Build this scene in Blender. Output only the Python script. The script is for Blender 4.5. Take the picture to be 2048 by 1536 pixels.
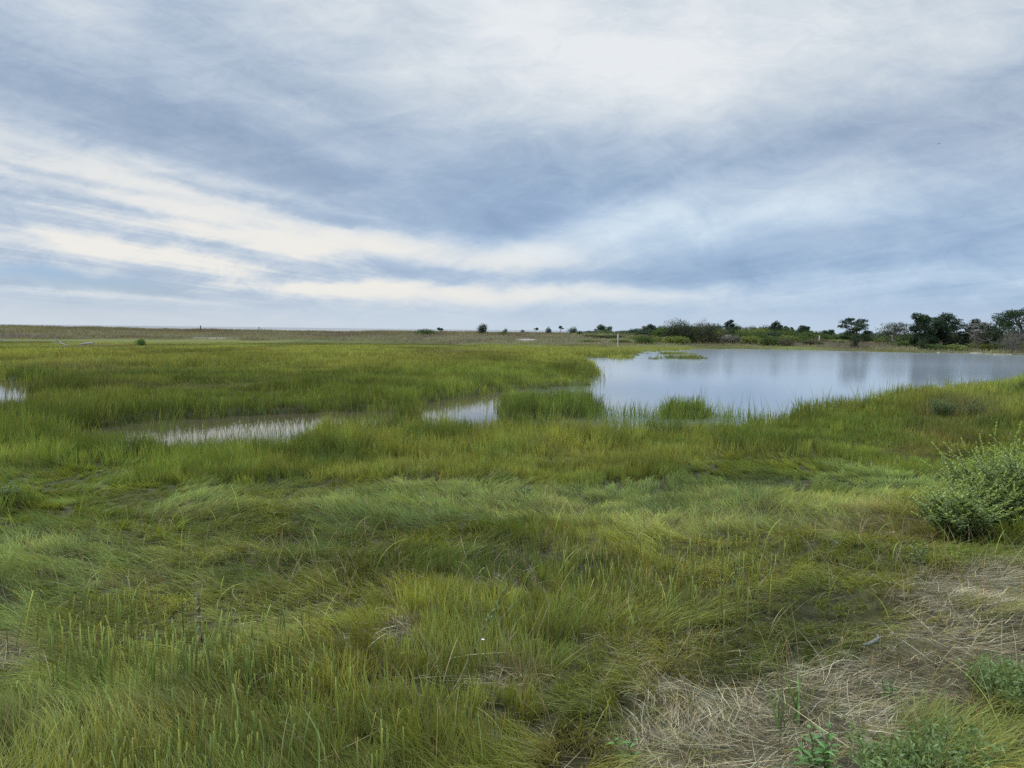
import bpy, math, random
import numpy as np
from mathutils import Matrix, Vector

for o in list(bpy.data.objects):
    bpy.data.objects.remove(o)
sc = bpy.context.scene
COL = sc.collection
rng = np.random.default_rng(7)
random.seed(7)

# ---------------------------------------------------------------- camera
F = 1539.0                      # focal length in px of a 2048 px wide picture
CZ = 2.3                        # eye above the pond's water (z = 0)
TH = math.atan(108.0 / F)       # pitch down
RO = 0.0114                     # roll
fw = np.array([0, math.cos(TH), -math.sin(TH)])
r0 = np.array([1.0, 0, 0]); u0 = np.array([0, math.sin(TH), math.cos(TH)])
RT = r0 * math.cos(RO) + u0 * math.sin(RO)
UP = u0 * math.cos(RO) - r0 * math.sin(RO)
cam = bpy.data.objects.new('camera', bpy.data.cameras.new('camera'))
COL.objects.link(cam)
cam.matrix_world = Matrix(((RT[0], UP[0], -fw[0], 0), (RT[1], UP[1], -fw[1], 0), (RT[2], UP[2], -fw[2], CZ), (0, 0, 0, 1)))
cam.data.sensor_width = 36.0
cam.data.lens = 36.0 * F / 2048.0
cam.data.clip_start = 0.05
cam.data.clip_end = 60000
sc.camera = cam

def ray(px, py):
    d = fw + RT * ((px - 1024) / F) + UP * ((768 - py) / F)
    return d / np.linalg.norm(d)
def W(px, py, z=0.0):           # picture point -> place on the plane z
    d = ray(px, py)
    t = (z - CZ) / d[2]
    return np.array([d[0] * t, d[1] * t])
def at(px, dist, z=0.0):        # azimuth of picture column px, ground distance
    d = ray(px, 660 + (px - 1024) * 0.0114)
    h = d[:2] / np.linalg.norm(d[:2])
    return np.array([h[0] * dist, h[1] * dist])
def proj(P):                    # places -> picture points (2048 x 1536)
    Q = P - np.array([0, 0, CZ])
    w = np.maximum(Q @ fw, 0.05)
    return 1024 + F * (Q @ RT) / w, 768 - F * (Q @ UP) / w

# ---------------------------------------------------------------- world: sky and clouds
SUN_EL, SUN_AZ = math.radians(38), math.radians(-62)   # azimuth from +Y towards +X
world = bpy.data.worlds.new('World'); sc.world = world
world.use_nodes = True
nt = world.node_tree; N = nt.nodes; L = nt.links
N.clear()
def nd(t, **k):
    n = N.new(t)
    for a, b in k.items(): setattr(n, a, b)
    return n
def setin(n, i, v):
    if isinstance(v, bpy.types.NodeSocket): L.new(v, n.inputs[i])
    elif v is not None: n.inputs[i].default_value = v
def mth(op, a, b=None, c=None, clamp=False):
    n = nd('ShaderNodeMath', operation=op, use_clamp=clamp)
    for i, v in enumerate((a, b, c)): setin(n, i, v)
    return n.outputs[0]
def vm(op, a, b=None, out=0):
    n = nd('ShaderNodeVectorMath', operation=op)
    setin(n, 0, a); setin(n, 1, b)
    return n.outputs[out]
def mr(v, a, b, c, d, smooth=True):
    n = nd('ShaderNodeMapRange'); n.interpolation_type = 'SMOOTHSTEP' if smooth else 'LINEAR'
    for i, q in enumerate((v, a, b, c, d)): setin(n, i, q)
    return n.outputs[0]
def comb(x, y, z=0.0):
    n = nd('ShaderNodeCombineXYZ')
    for i, q in enumerate((x, y, z)): setin(n, i, q)
    return n.outputs[0]
def noise(vec, scale, detail=4, rough=0.5, dist=0.0, out=0):
    n = nd('ShaderNodeTexNoise'); setin(n, 'Vector', vec)
    n.inputs['Scale'].default_value = scale; n.inputs['Detail'].default_value = detail
    n.inputs['Roughness'].default_value = rough; n.inputs['Distortion'].default_value = dist
    return n.outputs[out]
def mixc(f, a, b):
    n = nd('ShaderNodeMix', data_type='RGBA')
    setin(n, 0, f); setin(n, 6, a); setin(n, 7, b)
    return n.outputs[2]
tc = nd('ShaderNodeTexCoord').outputs['Generated']
sx = nd('ShaderNodeSeparateXYZ'); L.new(tc, sx.inputs[0])
X, Y, Z = sx.outputs
front = mr(Y, 0.10, 0.45, 0.0, 1.0)
Yc = mth('MAXIMUM', Y, 0.12)
a_ = mth('DIVIDE', X, Yc); b_ = mth('DIVIDE', mth('MAXIMUM', Z, 0.0), Yc)
Zc = mth('ADD', mth('MAXIMUM', Z, 0.0), 0.07)
plane = comb(mth('DIVIDE', X, Zc), mth('DIVIDE', Y, Zc), 0.0)     # flat cloud deck seen in perspective
# streaky noises on the deck, drawn out along two directions
def deck(rot, sx_, sy_):
    m = nd('ShaderNodeMapping', vector_type='TEXTURE'); L.new(plane, m.inputs[0])
    m.inputs['Rotation'].default_value = (0, 0, math.radians(rot)); m.inputs['Scale'].default_value = (sx_, sy_, 1)
    return m.outputs[0]
sel = mr(a_, -0.30, 0.20, 0.0, 1.0)
def lr(u, v): return mth('ADD', mth('MULTIPLY', u, mth('SUBTRACT', 1.0, sel)), mth('MULTIPLY', v, sel))
streak = lr(noise(deck(-20, 1.0, 3.0), 1.2, 8, 0.6, 0.6), noise(deck(12, 1.0, 3.2), 1.0, 8, 0.6, 0.6))
fibre = lr(noise(deck(-24, 0.45, 3.6), 1.4, 8, 0.66, 0.9), noise(deck(18, 0.45, 3.6), 1.4, 8, 0.66, 0.9))
soft = noise(comb(a_, mth('MULTIPLY', b_, 2.2), 3.1), 4.5, 6, 0.6, 0.2)
# warped picture-independent direction coordinates for the big cloud shapes
wn = noise(comb(a_, mth('MULTIPLY', b_, 1.8), 0.0), 3.2, 5, 0.55, 0.0, out=1)
wv = vm('MULTIPLY', vm('SUBTRACT', wn, (0.5, 0.5, 0.5)), (0.16, 0.075, 0.0))
p = vm('ADD', comb(a_, b_, 0.0), wv)
def ab(px, py):
    d = ray(px, py); return d[0] / d[1], max(d[2], 0) / d[1]
# (px, py, half length, half width, degrees (counter-clockwise), amount): light minus grey of the deck
STROKES = [
 (130, 345, 420, 80, -14, .17), (520, 430, 380, 52, -13, .22), (905, 500, 420, 34, -3, .34), (230, 372, 260, 11, -9, -.24), (480, 395, 260, 12, -14, -.26), (330, 425, 300, 9, -8, -.16), (700, 455, 200, 10, -8, -.14), (60, 395, 160, 9, -8, -.14), (330, 395, 300, 60, -12, .12),
 (1200, 462, 300, 42, 14, .26), (1330, 420, 260, 34, 24, .14), (1690, 390, 330, 60, 14, .22), (1480, 440, 260, 26, 16, .12),
 (120, 480, 330, 26, -8, .26), (480, 535, 360, 24, -9, .18), (760, 580, 480, 20, -2, .16), (1300, 590, 620, 22, -1, .18),
 (200, 592, 330, 10, -2, .22), (0, 440, 220, 26, -7, -.10), (330, 465, 300, 14, -9, -.16), (850, 548, 420, 20, 1, -.10),
 (1800, 565, 480, 26, 2, .20), (1500, 540, 420, 30, 4, -.12),
 (1020, 40, 620, 150, -20, .36), (1500, 60, 640, 170, 5, .36), (760, 130, 330, 80, -38, .18), (1800, 110, 480, 110, 18, .08),
 (1000, 170, 260, 60, -10, .06), (80, 20, 330, 90, -10, .10), (300, 270, 620, 90, -20, -.14), (120, 180, 520, 80, -22, -.08),
 (880, 330, 480, 140, -14, -.13), (960, 415, 300, 60, -10, -.10), (560, 310, 330, 60, -22, -.10), (1350, 300, 520, 90, 14, -.10),
 (1650, 260, 520, 60, 20, -.10), (470, 130, 330, 60, -25, -.10), (2000, 420, 260, 130, 20, -.04), (1950, 200, 260, 70, 25, -.06),
 (1250, 535, 420, 26, 3, -.12), (1900, 640, 520, 36, 0, -.06),
]
def strokes(items, base, src):
    acc = base
    for px, py, hl, hw, ang, amt in items:
        a, b = ab(px, py)
        m = nd('ShaderNodeMapping', vector_type='TEXTURE'); L.new(src, m.inputs[0])
        m.inputs['Location'].default_value = (a, b, 0)
        m.inputs['Rotation'].default_value = (0, 0, math.radians(ang))
        m.inputs['Scale'].default_value = (hl / F, hw / F, 1)
        acc = mth('ADD', acc, mr(vm('LENGTH', m.outputs[0], out=1), 0.0, 1.45, amt, 0.0))
    return acc
lum = strokes(STROKES, 0.46, p)
el = mth('ARCSINE', mth('MAXIMUM', Z, 0.0))
lum = mth('ADD', mth('MULTIPLY', mth('SUBTRACT', lum, 0.46), front), 0.46)
amp = mr(b_, 0.0, 0.10, 0.12, 0.36)
lum = mth('ADD', lum, mth('MULTIPLY', mth('SUBTRACT', streak, 0.5), amp))
lum = mth('ADD', lum, mth('MULTIPLY', mth('SUBTRACT', fibre, 0.5), mth('ADD', mr(b_, 0.0, 0.08, 0.12, 0.24), mr(a_, -0.1, -0.5, 0.0, 0.22))))
lum = mth('ADD', lum, mth('MULTIPLY', mth('SUBTRACT', soft, 0.5), 0.62))
ragged = noise(comb(mth('MULTIPLY', a_, 1.0), mth('MULTIPLY', b_, 2.6), 7.7), 10.0, 10, 0.72, 0.6)
lum = mth('ADD', lum, mth('MULTIPLY', mth('SUBTRACT', ragged, 0.5), 0.60), clamp=True)
ramp = nd('ShaderNodeValToRGB'); L.new(lum, ramp.inputs[0])
cr = ramp.color_ramp; cr.interpolation = 'LINEAR'
def s2l(c): return tuple(((v / 255 + 0.055) / 1.055) ** 2.4 if v > 10 else v / 255 / 12.92 for v in c)
stops = [(0.0, (134, 153, 179)), (0.25, (153, 171, 193)), (0.5, (178, 192, 208)), (0.75, (203, 212, 220)), (1.0, (226, 230, 233))]
while len(cr.elements) < len(stops): cr.elements.new(0.5)
for e, (q, c) in zip(cr.elements, stops): e.position = q; e.color = (*s2l(c), 1)
# low sunlit cloud is cream, to the sun's side
warm = strokes([(350, 470, 900, 190, -8, .9), (700, 560, 900, 90, -3, .5)], 0.0, p)
warm = mth('MULTIPLY', mth('MULTIPLY', warm, front), mr(lum, 0.35, 0.85, 0.10, 1.0), clamp=True)
low = vm('MULTIPLY', ramp.outputs[0], (0.90, 1.0, 1.09))
tinted = mixc(mth('MULTIPLY', mr(b_, 0.30, 0.10, 0.0, 1.0), mr(a_, -0.5, 0.1, 0.35, 1.0)), ramp.outputs[0], low)
cloud = mixc(warm, tinted, nd('ShaderNodeRGB').outputs[0])
N_rgb = [n for n in N if n.type == 'RGB'][-1]; N_rgb.outputs[0].default_value = (*s2l((233, 230, 223)), 1)
hz = mr(el, 0.0, 0.055, 0.80, 0.0)                                  # pale air at the horizon
hzc = mixc(mr(a_, -0.7, 0.5, 0.0, 1.0), (*s2l((204, 212, 219)), 1), (*s2l((187, 203, 221)), 1))
cloud = mixc(hz, cloud, hzc)
# unseen cloud overhead, above the picture, brightened to light the grass
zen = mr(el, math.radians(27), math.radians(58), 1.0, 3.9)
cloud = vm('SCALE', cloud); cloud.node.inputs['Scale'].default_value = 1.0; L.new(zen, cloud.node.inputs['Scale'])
sky = nd('ShaderNodeTexSky', sky_type='NISHITA', sun_disc=False, sun_elevation=SUN_EL, sun_rotation=SUN_AZ)
sky.altitude = 0; sky.air_density = 1.0; sky.dust_density = 0.2; sky.ozone_density = 1.5
skyc = vm('SCALE', vm('MULTIPLY', sky.outputs[0], (0.70, 0.83, 1.22))); skyc.node.inputs['Scale'].default_value = 0.06
clear = strokes([(190, 562, 200, 24, -4, .95), (60, 548, 120, 14, 0, .3), (1500, 500, 520, 40, 6, .18), (1850, 480, 330, 40, 5, .15), (1900, 270, 420, 120, 15, .12)], 0.04, p)
clear = mth('MULTIPLY', clear, front, clamp=True)
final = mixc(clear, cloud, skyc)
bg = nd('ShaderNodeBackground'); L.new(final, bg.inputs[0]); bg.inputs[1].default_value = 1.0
wo = nd('ShaderNodeOutputWorld'); L.new(bg.outputs[0], wo.inputs[0])
world.cycles.sampling_method = 'MANUAL'; world.cycles.sample_map_resolution = 512

sun = bpy.data.objects.new('sun', bpy.data.lights.new('sun', 'SUN'))
COL.objects.link(sun)
sun.data.energy = 1.5; sun.data.angle = math.radians(10); sun.data.color = (1.0, 0.93, 0.82)
sd_ = Vector((math.sin(SUN_AZ) * math.cos(SUN_EL), math.cos(SUN_AZ) * math.cos(SUN_EL), math.sin(SUN_EL)))
sun.rotation_euler = sd_.to_track_quat('Z', 'Y').to_euler()
vs = sc.view_settings
vs.view_transform = 'Standard'; vs.look = 'None'; vs.exposure = 0.12; vs.gamma = 1.0
sc.cycles.max_bounces = 6; sc.cycles.diffuse_bounces = 3; sc.cycles.transmission_bounces = 3
sc.cycles.glossy_bounces = 3; sc.cycles.caustics_reflective = False; sc.cycles.caustics_refractive = False
sc.cycles.use_denoising = False

# ---------------------------------------------------------------- numpy helpers
def _h(ix, iy, s):
    n = (ix.astype(np.int64) * 374761393 + iy.astype(np.int64) * 668265263 + s * 974634777) & 0xFFFFFFFF
    n = ((n ^ (n >> 13)) * 1274126177) & 0xFFFFFFFF
    n = ((n ^ (n >> 16)) * 2246822519) & 0xFFFFFFFF
    return ((n ^ (n >> 15)) & 0xFFFFFF) / float(0xFFFFFF)
def vn(x, y, s=0):
    ix = np.floor(x); iy = np.floor(y); fx = x - ix; fy = y - iy
    fx = fx * fx * fx * (fx * (fx * 6 - 15) + 10); fy = fy * fy * fy * (fy * (fy * 6 - 15) + 10)
    a = _h(ix, iy, s); b = _h(ix + 1, iy, s); c = _h(ix, iy + 1, s); d = _h(ix + 1, iy + 1, s)
    return (a + (b - a) * fx) * (1 - fy) + (c + (d - c) * fx) * fy
def fbm(x, y, s=0, oct=4, gain=0.5):
    v = 0; a = 1; t = 0
    for k in range(oct):
        v = v + a * vn(x * 2 ** k + 17.3 * k, y * 2 ** k + 5.1 * k, s + k * 13); t += a; a *= gain
    return v / t
def ss(x, a, b):
    t = np.clip((x - a) / (b - a), 0, 1); return t * t * (3 - 2 * t)
def lerp(a, b, t): return a + (b - a) * t
def sdpoly(x, y, P):            # signed distance, positive outside
    d = np.full(x.shape, 1e9); ins = np.zeros(x.shape, bool)
    n = len(P)
    for i in range(n):
        ax, ay = P[i]; bx, by = P[(i + 1) % n]
        ex, ey = bx - ax, by - ay
        t = np.clip(((x - ax) * ex + (y - ay) * ey) / (ex * ex + ey * ey + 1e-9), 0, 1)
        d = np.minimum(d, (x - ax - t * ex) ** 2 + (y - ay - t * ey) ** 2)
        c = ((ay > y) != (by > y)) & (x < (bx - ax) * (y - ay) / ((by - ay) if by != ay else 1e-9) + ax)
        ins ^= c
    d = np.sqrt(d)
    return np.where(ins, -d, d)

# ---------------------------------------------------------------- the lie of the land
PT = 0.42   # the near banks are seen as grass tops this high
def poly(pts): return [W(*q) for q in pts]
POND = poly([(1190, 772, 0), (1196, 748, 0), (1182, 724, 0), (1150, 718, 0), (1240, 714, 0), (1290, 710, 0), (1292, 704, 0), (1380, 701, 0),
             (1400, 698.5, 0), (1480, 698, 0), (1600, 700, 0), (1700, 702.5, 0), (1830, 706, 0), (1910, 706, 0), (2048, 711, 0), (2250, 719, 0),
             (2260, 737, PT), (2048, 747, PT), (1960, 758, PT), (1800, 776, PT), (1700, 792, PT), (1600, 806, PT), (1540, 826, PT), (1480, 831, PT),
             (1430, 838, PT), (1300, 845, PT), (1210, 843, PT), (1100, 837, PT), (985, 840, PT), (930, 841, PT), (880, 835, PT), (850, 847, PT),
             (770, 839, PT), (700, 834, PT), (650, 829, PT), (610, 840, PT), (560, 862, PT), (450, 871, PT), (350, 869, PT), (280, 862, PT), (205, 853, PT),
             (150, 845, PT), (190, 857, 0), (250, 850, 0), (350, 839, 0), (450, 836, 0), (600, 831, 0), (650, 823, 0), (750, 823, 0), (845, 819, 0),
             (842, 806, 0), (870, 800, 0), (960, 791, 0), (1040, 779, 0), (1120, 776, 0)])
SMALL = poly([(-60, 757, 0), (0, 763, 0), (20, 766, 0), (50, 769, 0), (57, 777, 0), (62, 787, PT), (30, 791, PT), (0, 798, PT), (-120, 802, PT)])
ISLES = [poly(q) for q in (
    [(985, 828, 0), (1000, 812, 0), (1040, 806, 0), (1150, 806, 0), (1195, 812, 0), (1200, 830, 0), (1180, 840, 0), (1100, 842, 0), (1010, 840, 0)],
    [(1300, 832, 0), (1325, 823, 0), (1400, 822, 0), (1436, 830, 0), (1420, 839, 0), (1320, 840, 0)],
    [(765, 846, 0), (790, 840, 0), (850, 842, 0), (875, 850, 0), (840, 858, 0), (780, 856, 0)],
    [(1282, 716.8, 0), (1330, 715.2, 0), (1395, 716, 0), (1425, 717, 0), (1425, 719.5, 0), (1398, 719.3, 0), (1340, 718, 0), (1285, 718.4, 0)],
    [(1300, 708, 0), (1330, 706, 0), (1385, 706, 0), (1390, 708.5, 0), (1330, 710, 0)],
    [(1215, 716, 0), (1265, 712.5, 0), (1275, 716, 0), (1240, 720, 0)])]
def sd_land(x, y):
    jx = 0.012 * np.hypot(x, y)
    x = x + (fbm(x * 1.1, y * 1.1, 51, 3) - .5) * jx * 3.0; y = y + (fbm(x * 1.1, y * 1.1, 77, 3) - .5) * jx * 5
    s = np.minimum(sdpoly(x, y, POND), sdpoly(x, y, SMALL))
    for q in ISLES: s = np.maximum(s, -sdpoly(x, y, q))
    return s
AZ = [-900, -500, 0, 400, 700, 800, 1000, 1200, 1400, 1700, 2048, 2700]
R0 = [125, 125, 126, 132, 128, 118, 106, 104, 112, 112, 106, 100]
CRESTZ = [1.9, 1.8, 1.75, 1.32, 1.30, 1.6, 1.45, 1.5, 1.4, 1.3, 1.3, 1.2]
def height(x, y, sd=None):
    r = np.hypot(x, y)
    azp = 1024 + F * x / np.maximum(y, 1e-3); azp = np.where(y > 0.15 * r, azp, np.where(x < 0, -900, 2700))
    azp = np.clip(azp, -900, 2700)
    if sd is None: sd = sd_land(x, y)
    base = 0.13 + 0.05 * (fbm(x * .3, y * .3, 3, 3) - .5) + 0.0 * r
    # rises gently towards the path in front, more on the right
    nearr = np.hypot(x, np.maximum(y, 0))
    rise = 0.50 * ss(-r, -13.0, -2.5) + 0.25 * ss(x / np.maximum(r, .1), 0.1, 0.6) * ss(-r, -30, -8)
    hum = 0.27 * (fbm(x * 1.0 + .4 * y, y * .75, 9, 3) - .5) * ss(-r, -16, -9) * ss(r, 1.5, 4)
    ra = np.interp(azp, AZ, R0); cz = np.interp(azp, AZ, CRESTZ)
    nz = fbm(x * .06, y * .06, 21, 4) - .5
    t = ss(r + nz * 18, ra, ra + 38)
    ridge = t * (cz - 0.2) * (1 + .55 * nz) + t * .42 * (fbm(x * .13, y * .13, 31, 4) - .5)
    far = ss(r, 190, 250)
    z = base + rise + hum + ridge - far * (cz + 2.5)
    bank = ss(sd, -0.10, 0.22 + 0.012 * r)
    return lerp(-0.30 - 0.15 * ss(-sd, 0, 3), z, bank)

# ---------------------------------------------------------------- materials
def mat(name):
    m = bpy.data.materials.new(name); m.use_nodes = True
    nt = m.node_tree; nt.nodes.clear(); return m, nt.nodes, nt.links
def leaf_mat(name, rough=0.5, trans=0.35, spec=0.4, gain=1.0):
    m, n, l = mat(name)
    at_ = n.new('ShaderNodeAttribute'); at_.attribute_name = 'Col'
    bs = n.new('ShaderNodeBsdfPrincipled'); bs.inputs['Roughness'].default_value = rough; bs.inputs['Specular IOR Level'].default_value = spec
    l.new(at_.outputs['Color'], bs.inputs['Base Color'])
    tr = n.new('ShaderNodeBsdfTranslucent')
    tm = n.new('ShaderNodeMix'); tm.data_type = 'RGBA'; tm.blend_type = 'MULTIPLY'; tm.inputs[0].default_value = 1
    l.new(at_.outputs['Color'], tm.inputs[6]); tm.inputs[7].default_value = (1.25, 1.15, 0.45, 1)
    l.new(tm.outputs[2], tr.inputs[0])
    mx = n.new('ShaderNodeMixShader'); mx.inputs[0].default_value = trans
    l.new(bs.outputs[0], mx.inputs[1]); l.new(tr.outputs[0], mx.inputs[2])
    o = n.new('ShaderNodeOutputMaterial'); l.new(mx.outputs[0], o.inputs[0])
    return m
def solid_mat(name, c1, c2, scale, rough=0.8, bump=0.3, spec=0.3):
    m, n, l = mat(name)
    co = n.new('ShaderNodeTexCoord'); no = n.new('ShaderNodeTexNoise'); no.inputs['Scale'].default_value = scale; no.inputs['Detail'].default_value = 6
    l.new(co.outputs['Object'], no.inputs['Vector'])
    mx = n.new('ShaderNodeMix'); mx.data_type = 'RGBA'; l.new(no.outputs[0], mx.inputs[0]); mx.inputs[6].default_value = (*c1, 1); mx.inputs[7].default_value = (*c2, 1)
    bs = n.new('ShaderNodeBsdfPrincipled'); bs.inputs['Roughness'].default_value = rough; bs.inputs['Specular IOR Level'].default_value = spec
    l.new(mx.outputs[2], bs.inputs['Base Color'])
    bu = n.new('ShaderNodeBump'); bu.inputs['Strength'].default_value = bump; bu.inputs['Distance'].default_value = 0.01
    l.new(no.outputs[0], bu.inputs['Height']); l.new(bu.outputs[0], bs.inputs['Normal'])
    o = n.new('ShaderNodeOutputMaterial'); l.new(bs.outputs[0], o.inputs[0])
    return m
M_GRASS = leaf_mat('grass_blades', 0.65, 0.30, 0.10)
M_DRY = leaf_mat('dry_blades', 0.7, 0.15, 0.2)
M_LEAF = leaf_mat('leaves', 0.6, 0.3, 0.18)
M_NEEDLE = leaf_mat('needles', 0.6, 0.15, 0.25)
M_BARK = solid_mat('bark', (.10, .075, .055), (.20, .17, .14), 30, 0.9, 0.6)
M_DEAD = solid_mat('weathered_wood', (.24, .21, .18), (.44, .41, .37), 30, 0.9, 0.6)
M_STEM = solid_mat('green_stem', (.10, .13, .05), (.16, .15, .07), 20, 0.6, 0.1)
M_POST = solid_mat('post_paint', (.42, .42, .38), (.6, .6, .55), 12, 0.7, 0.3)
M_LICH = solid_mat('lichen_bark', (.08, .07, .055), (.30, .31, .25), 120, 0.95, 1.0)
M_TWIG = solid_mat('grey_twigs', (.11, .10, .09), (.20, .18, .16), 30, 0.9, 0.6)

# ---------------------------------------------------------------- mesh helpers
def tag(o, label, cat=None, group=None, kind=None):
    o['label'] = label
    if cat: o['category'] = cat
    if group: o['group'] = group
    if kind: o['kind'] = kind
    return o
def mk(name, V, quads=None, tris=None, col=None, m=None, parent=None, smooth=False):
    me = bpy.data.meshes.new(name)
    V = np.ascontiguousarray(V, np.float32).reshape(-1, 3)
    me.vertices.add(len(V)); me.vertices.foreach_set('co', V.ravel())
    q = np.zeros((0, 4), np.int32) if quads is None else np.asarray(quads, np.int32).reshape(-1, 4)
    t = np.zeros((0, 3), np.int32) if tris is None else np.asarray(tris, np.int32).reshape(-1, 3)
    loops = np.concatenate([q.ravel(), t.ravel()])
    me.loops.add(len(loops)); me.loops.foreach_set('vertex_index', loops)
    st = np.concatenate([np.arange(len(q)) * 4, len(q) * 4 + np.arange(len(t)) * 3]).astype(np.int32)
    me.polygons.add(len(st)); me.polygons.foreach_set('loop_start', st)
    if smooth: me.polygons.foreach_set('use_smooth', np.ones(len(st), bool))
    me.update(calc_edges=True)
    if col is not None:
        a = me.color_attributes.new('Col', 'FLOAT_COLOR', 'POINT')
        c = np.ones((len(V), 4), np.float32); c[:, :3] = col
        a.data.foreach_set('color', c.ravel())
    if m: me.materials.append(m)
    o = bpy.data.objects.new(name, me); COL.objects.link(o)
    if parent is not None: o.parent = parent
    return o
def empty(name, loc, rz=0.0):
    o = bpy.data.objects.new(name, None); COL.objects.link(o); o.location = loc; o.rotation_euler = (0, 0, rz); o.empty_display_size = 0.2
    return o
def copy_tree(o, parent=None):
    c = o.copy(); COL.objects.link(c); c.parent = parent
    for ch in list(o.children): copy_tree(ch, c)
    return c

# ---------------------------------------------------------------- colour of the vegetation, with some shade of the clumps put into it
C = {k: np.array(v) for k, v in dict(
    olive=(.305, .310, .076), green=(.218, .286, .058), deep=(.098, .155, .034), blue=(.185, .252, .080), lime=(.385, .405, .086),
    yellow=(.370, .320, .090), rust=(.280, .190, .080), brown=(.240, .185, .110), straw=(.47, .41, .235), grey=(.37, .335, .225),
    dune=(.33, .29, .16), dunebrown=(.24, .185, .13), dunegreen=(.21, .23, .10)).items()}
# patches seen in the photograph: (px, py, rx, ry, colour, strength)
PATCH = [
 (1420, 935, 190, 32, 'deep', .75), (1250, 960, 130, 25, 'deep', .6), (450, 1400, 700, 130, 'deep', .35), (560, 1020, 420, 55, 'deep', .5), (880, 960, 300, 40, 'green', .5),
 (1330, 1030, 190, 34, 'lime', .75), (1700, 985, 170, 40, 'lime', .45), (1050, 1090, 190, 50, 'blue', .25), (1480, 1120, 150, 50, 'lime', .4),
 (1900, 870, 150, 30, 'rust', .4), (1790, 1020, 110, 45, 'rust', .4), (1930, 815, 90, 20, 'brown', .5), (1560, 1180, 160, 60, 'brown', .2),
 (700, 1180, 190, 40, 'lime', .5), (560, 1330, 130, 60, 'lime', .4), (260, 1120, 200, 60, 'blue', .2), (850, 1150, 170, 50, 'lime', .35),
 (700, 1085, 80, 20, 'brown', .4), (300, 1370, 150, 50, 'rust', .22), (170, 1430, 200, 80, 'olive', .4), (30, 1240, 60, 26, 'straw', .8),
 (800, 1195, 42, 22, 'brown', .9), (1000, 1290, 80, 26, 'brown', .8), (1250, 1260, 120, 60, 'brown', .2), (1150, 1440, 100, 60, 'rust', .4), (1390, 1240, 90, 50, 'rust', .15),
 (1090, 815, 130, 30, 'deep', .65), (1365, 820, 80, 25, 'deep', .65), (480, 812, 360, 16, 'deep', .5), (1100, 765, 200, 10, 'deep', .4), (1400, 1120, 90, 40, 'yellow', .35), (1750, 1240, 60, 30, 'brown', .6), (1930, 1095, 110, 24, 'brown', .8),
 (1850, 1480, 260, 90, 'yellow', .55), (2000, 1240, 150, 40, 'straw', .6),
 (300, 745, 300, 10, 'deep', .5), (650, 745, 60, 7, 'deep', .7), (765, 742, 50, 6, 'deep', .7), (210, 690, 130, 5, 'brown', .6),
 (900, 702, 110, 3, 'brown', .6), (500, 715, 700, 14, 'yellow', .16), (1100, 700, 200, 10, 'yellow', .12), (120, 730, 200, 16, 'brown', .3), (900, 745, 300, 10, 'green', .4),
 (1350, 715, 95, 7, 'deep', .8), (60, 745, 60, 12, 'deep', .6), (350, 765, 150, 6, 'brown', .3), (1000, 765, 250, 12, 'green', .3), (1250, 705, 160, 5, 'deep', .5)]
STRAW = np.array([(1190, 1640), (1230, 1520), (1250, 1460), (1270, 1395), (1340, 1355), (1420, 1385), (1560, 1370), (1640, 1310), (1720, 1270), (1800, 1215),
         (1880, 1190), (1960, 1165), (2100, 1140), (2100, 1360), (1960, 1365), (1880, 1415), (1770, 1450), (1710, 1500), (1760, 1580), (1900, 2400), (900, 2400)], float)
def strawness(px, py, x, y):
    j = (fbm(x * 1.8, y * 1.8, 91, 4) - .5) * 150
    return ss(-sdpoly(px + j, py + j * .7, STRAW), -25, 25)
def zones(x, y, z):
    px, py = proj(np.stack([x, y, z + .2], 1))
    r = np.hypot(x, y)
    front = y > .3 * r
    px = np.where(front, px, 5000.0)
    return px, py, r
def veg_color(x, y, z, px, py, r, dune, mat_=.9):
    n1 = fbm(x * .13, y * .13, 101, 4); n2 = fbm(x * .7, y * .7, 111, 4); n3 = fbm(x * 2.3, y * 2.3, 121, 3)
    mid = ss(r, 9, 16)
    c = lerp(C['green'], C['olive'], (ss(n1 * .5 + n2 * .5, .38, .62) * .9)[:, None])
    c = lerp(c, C['deep'], (ss(n2, .50, .68) * .8)[:, None])  # dark green growth, weighted up so the colour also carries shade of the clumps
    c = lerp(c, C['blue'], (ss(n3 * .4 + (1 - n2) * .6, .54, .70) * .35 * (1 - mid * .6))[:, None])
    c = lerp(c, C['lime'], (ss(n3, .55, .8) * .45)[:, None])
    farw = ss(r, 25, 60)[:, None]
    c = lerp(c, lerp(C['olive'], C['yellow'], (ss(n1, .35, .65) * .28)[:, None]), farw * .6)
    nb = fbm(x * .10 + 3, y * .035, 151, 4)
    c = c * lerp(1, lerp(.72, 1.28, ss(nb, .33, .67)), ss(r, 12, 22))[:, None]
    jx = (n2 - .5) * 2; jy = (n3 - .5) * 2
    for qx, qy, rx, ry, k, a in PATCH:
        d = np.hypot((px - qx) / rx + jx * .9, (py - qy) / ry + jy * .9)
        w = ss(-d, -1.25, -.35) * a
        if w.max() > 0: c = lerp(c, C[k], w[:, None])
    qx_, qy_ = proj(np.stack([x, y, z], 1)); st = np.where(px < 4000, strawness(qx_, qy_, x, y), 0)
    c = lerp(c, C['straw'], st[:, None] * mat_)
    dc = lerp(C['dune'], C['dunebrown'], ss(n1 * .5 + fbm(x * .05, y * .12, 131, 3) * .5, .42, .6)[:, None])
    dc = lerp(dc, C['dunegreen'], ss(n2, .5, .7)[:, None] * .6)
    c = lerp(c, dc, dune[:, None])
    return c, st
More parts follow.
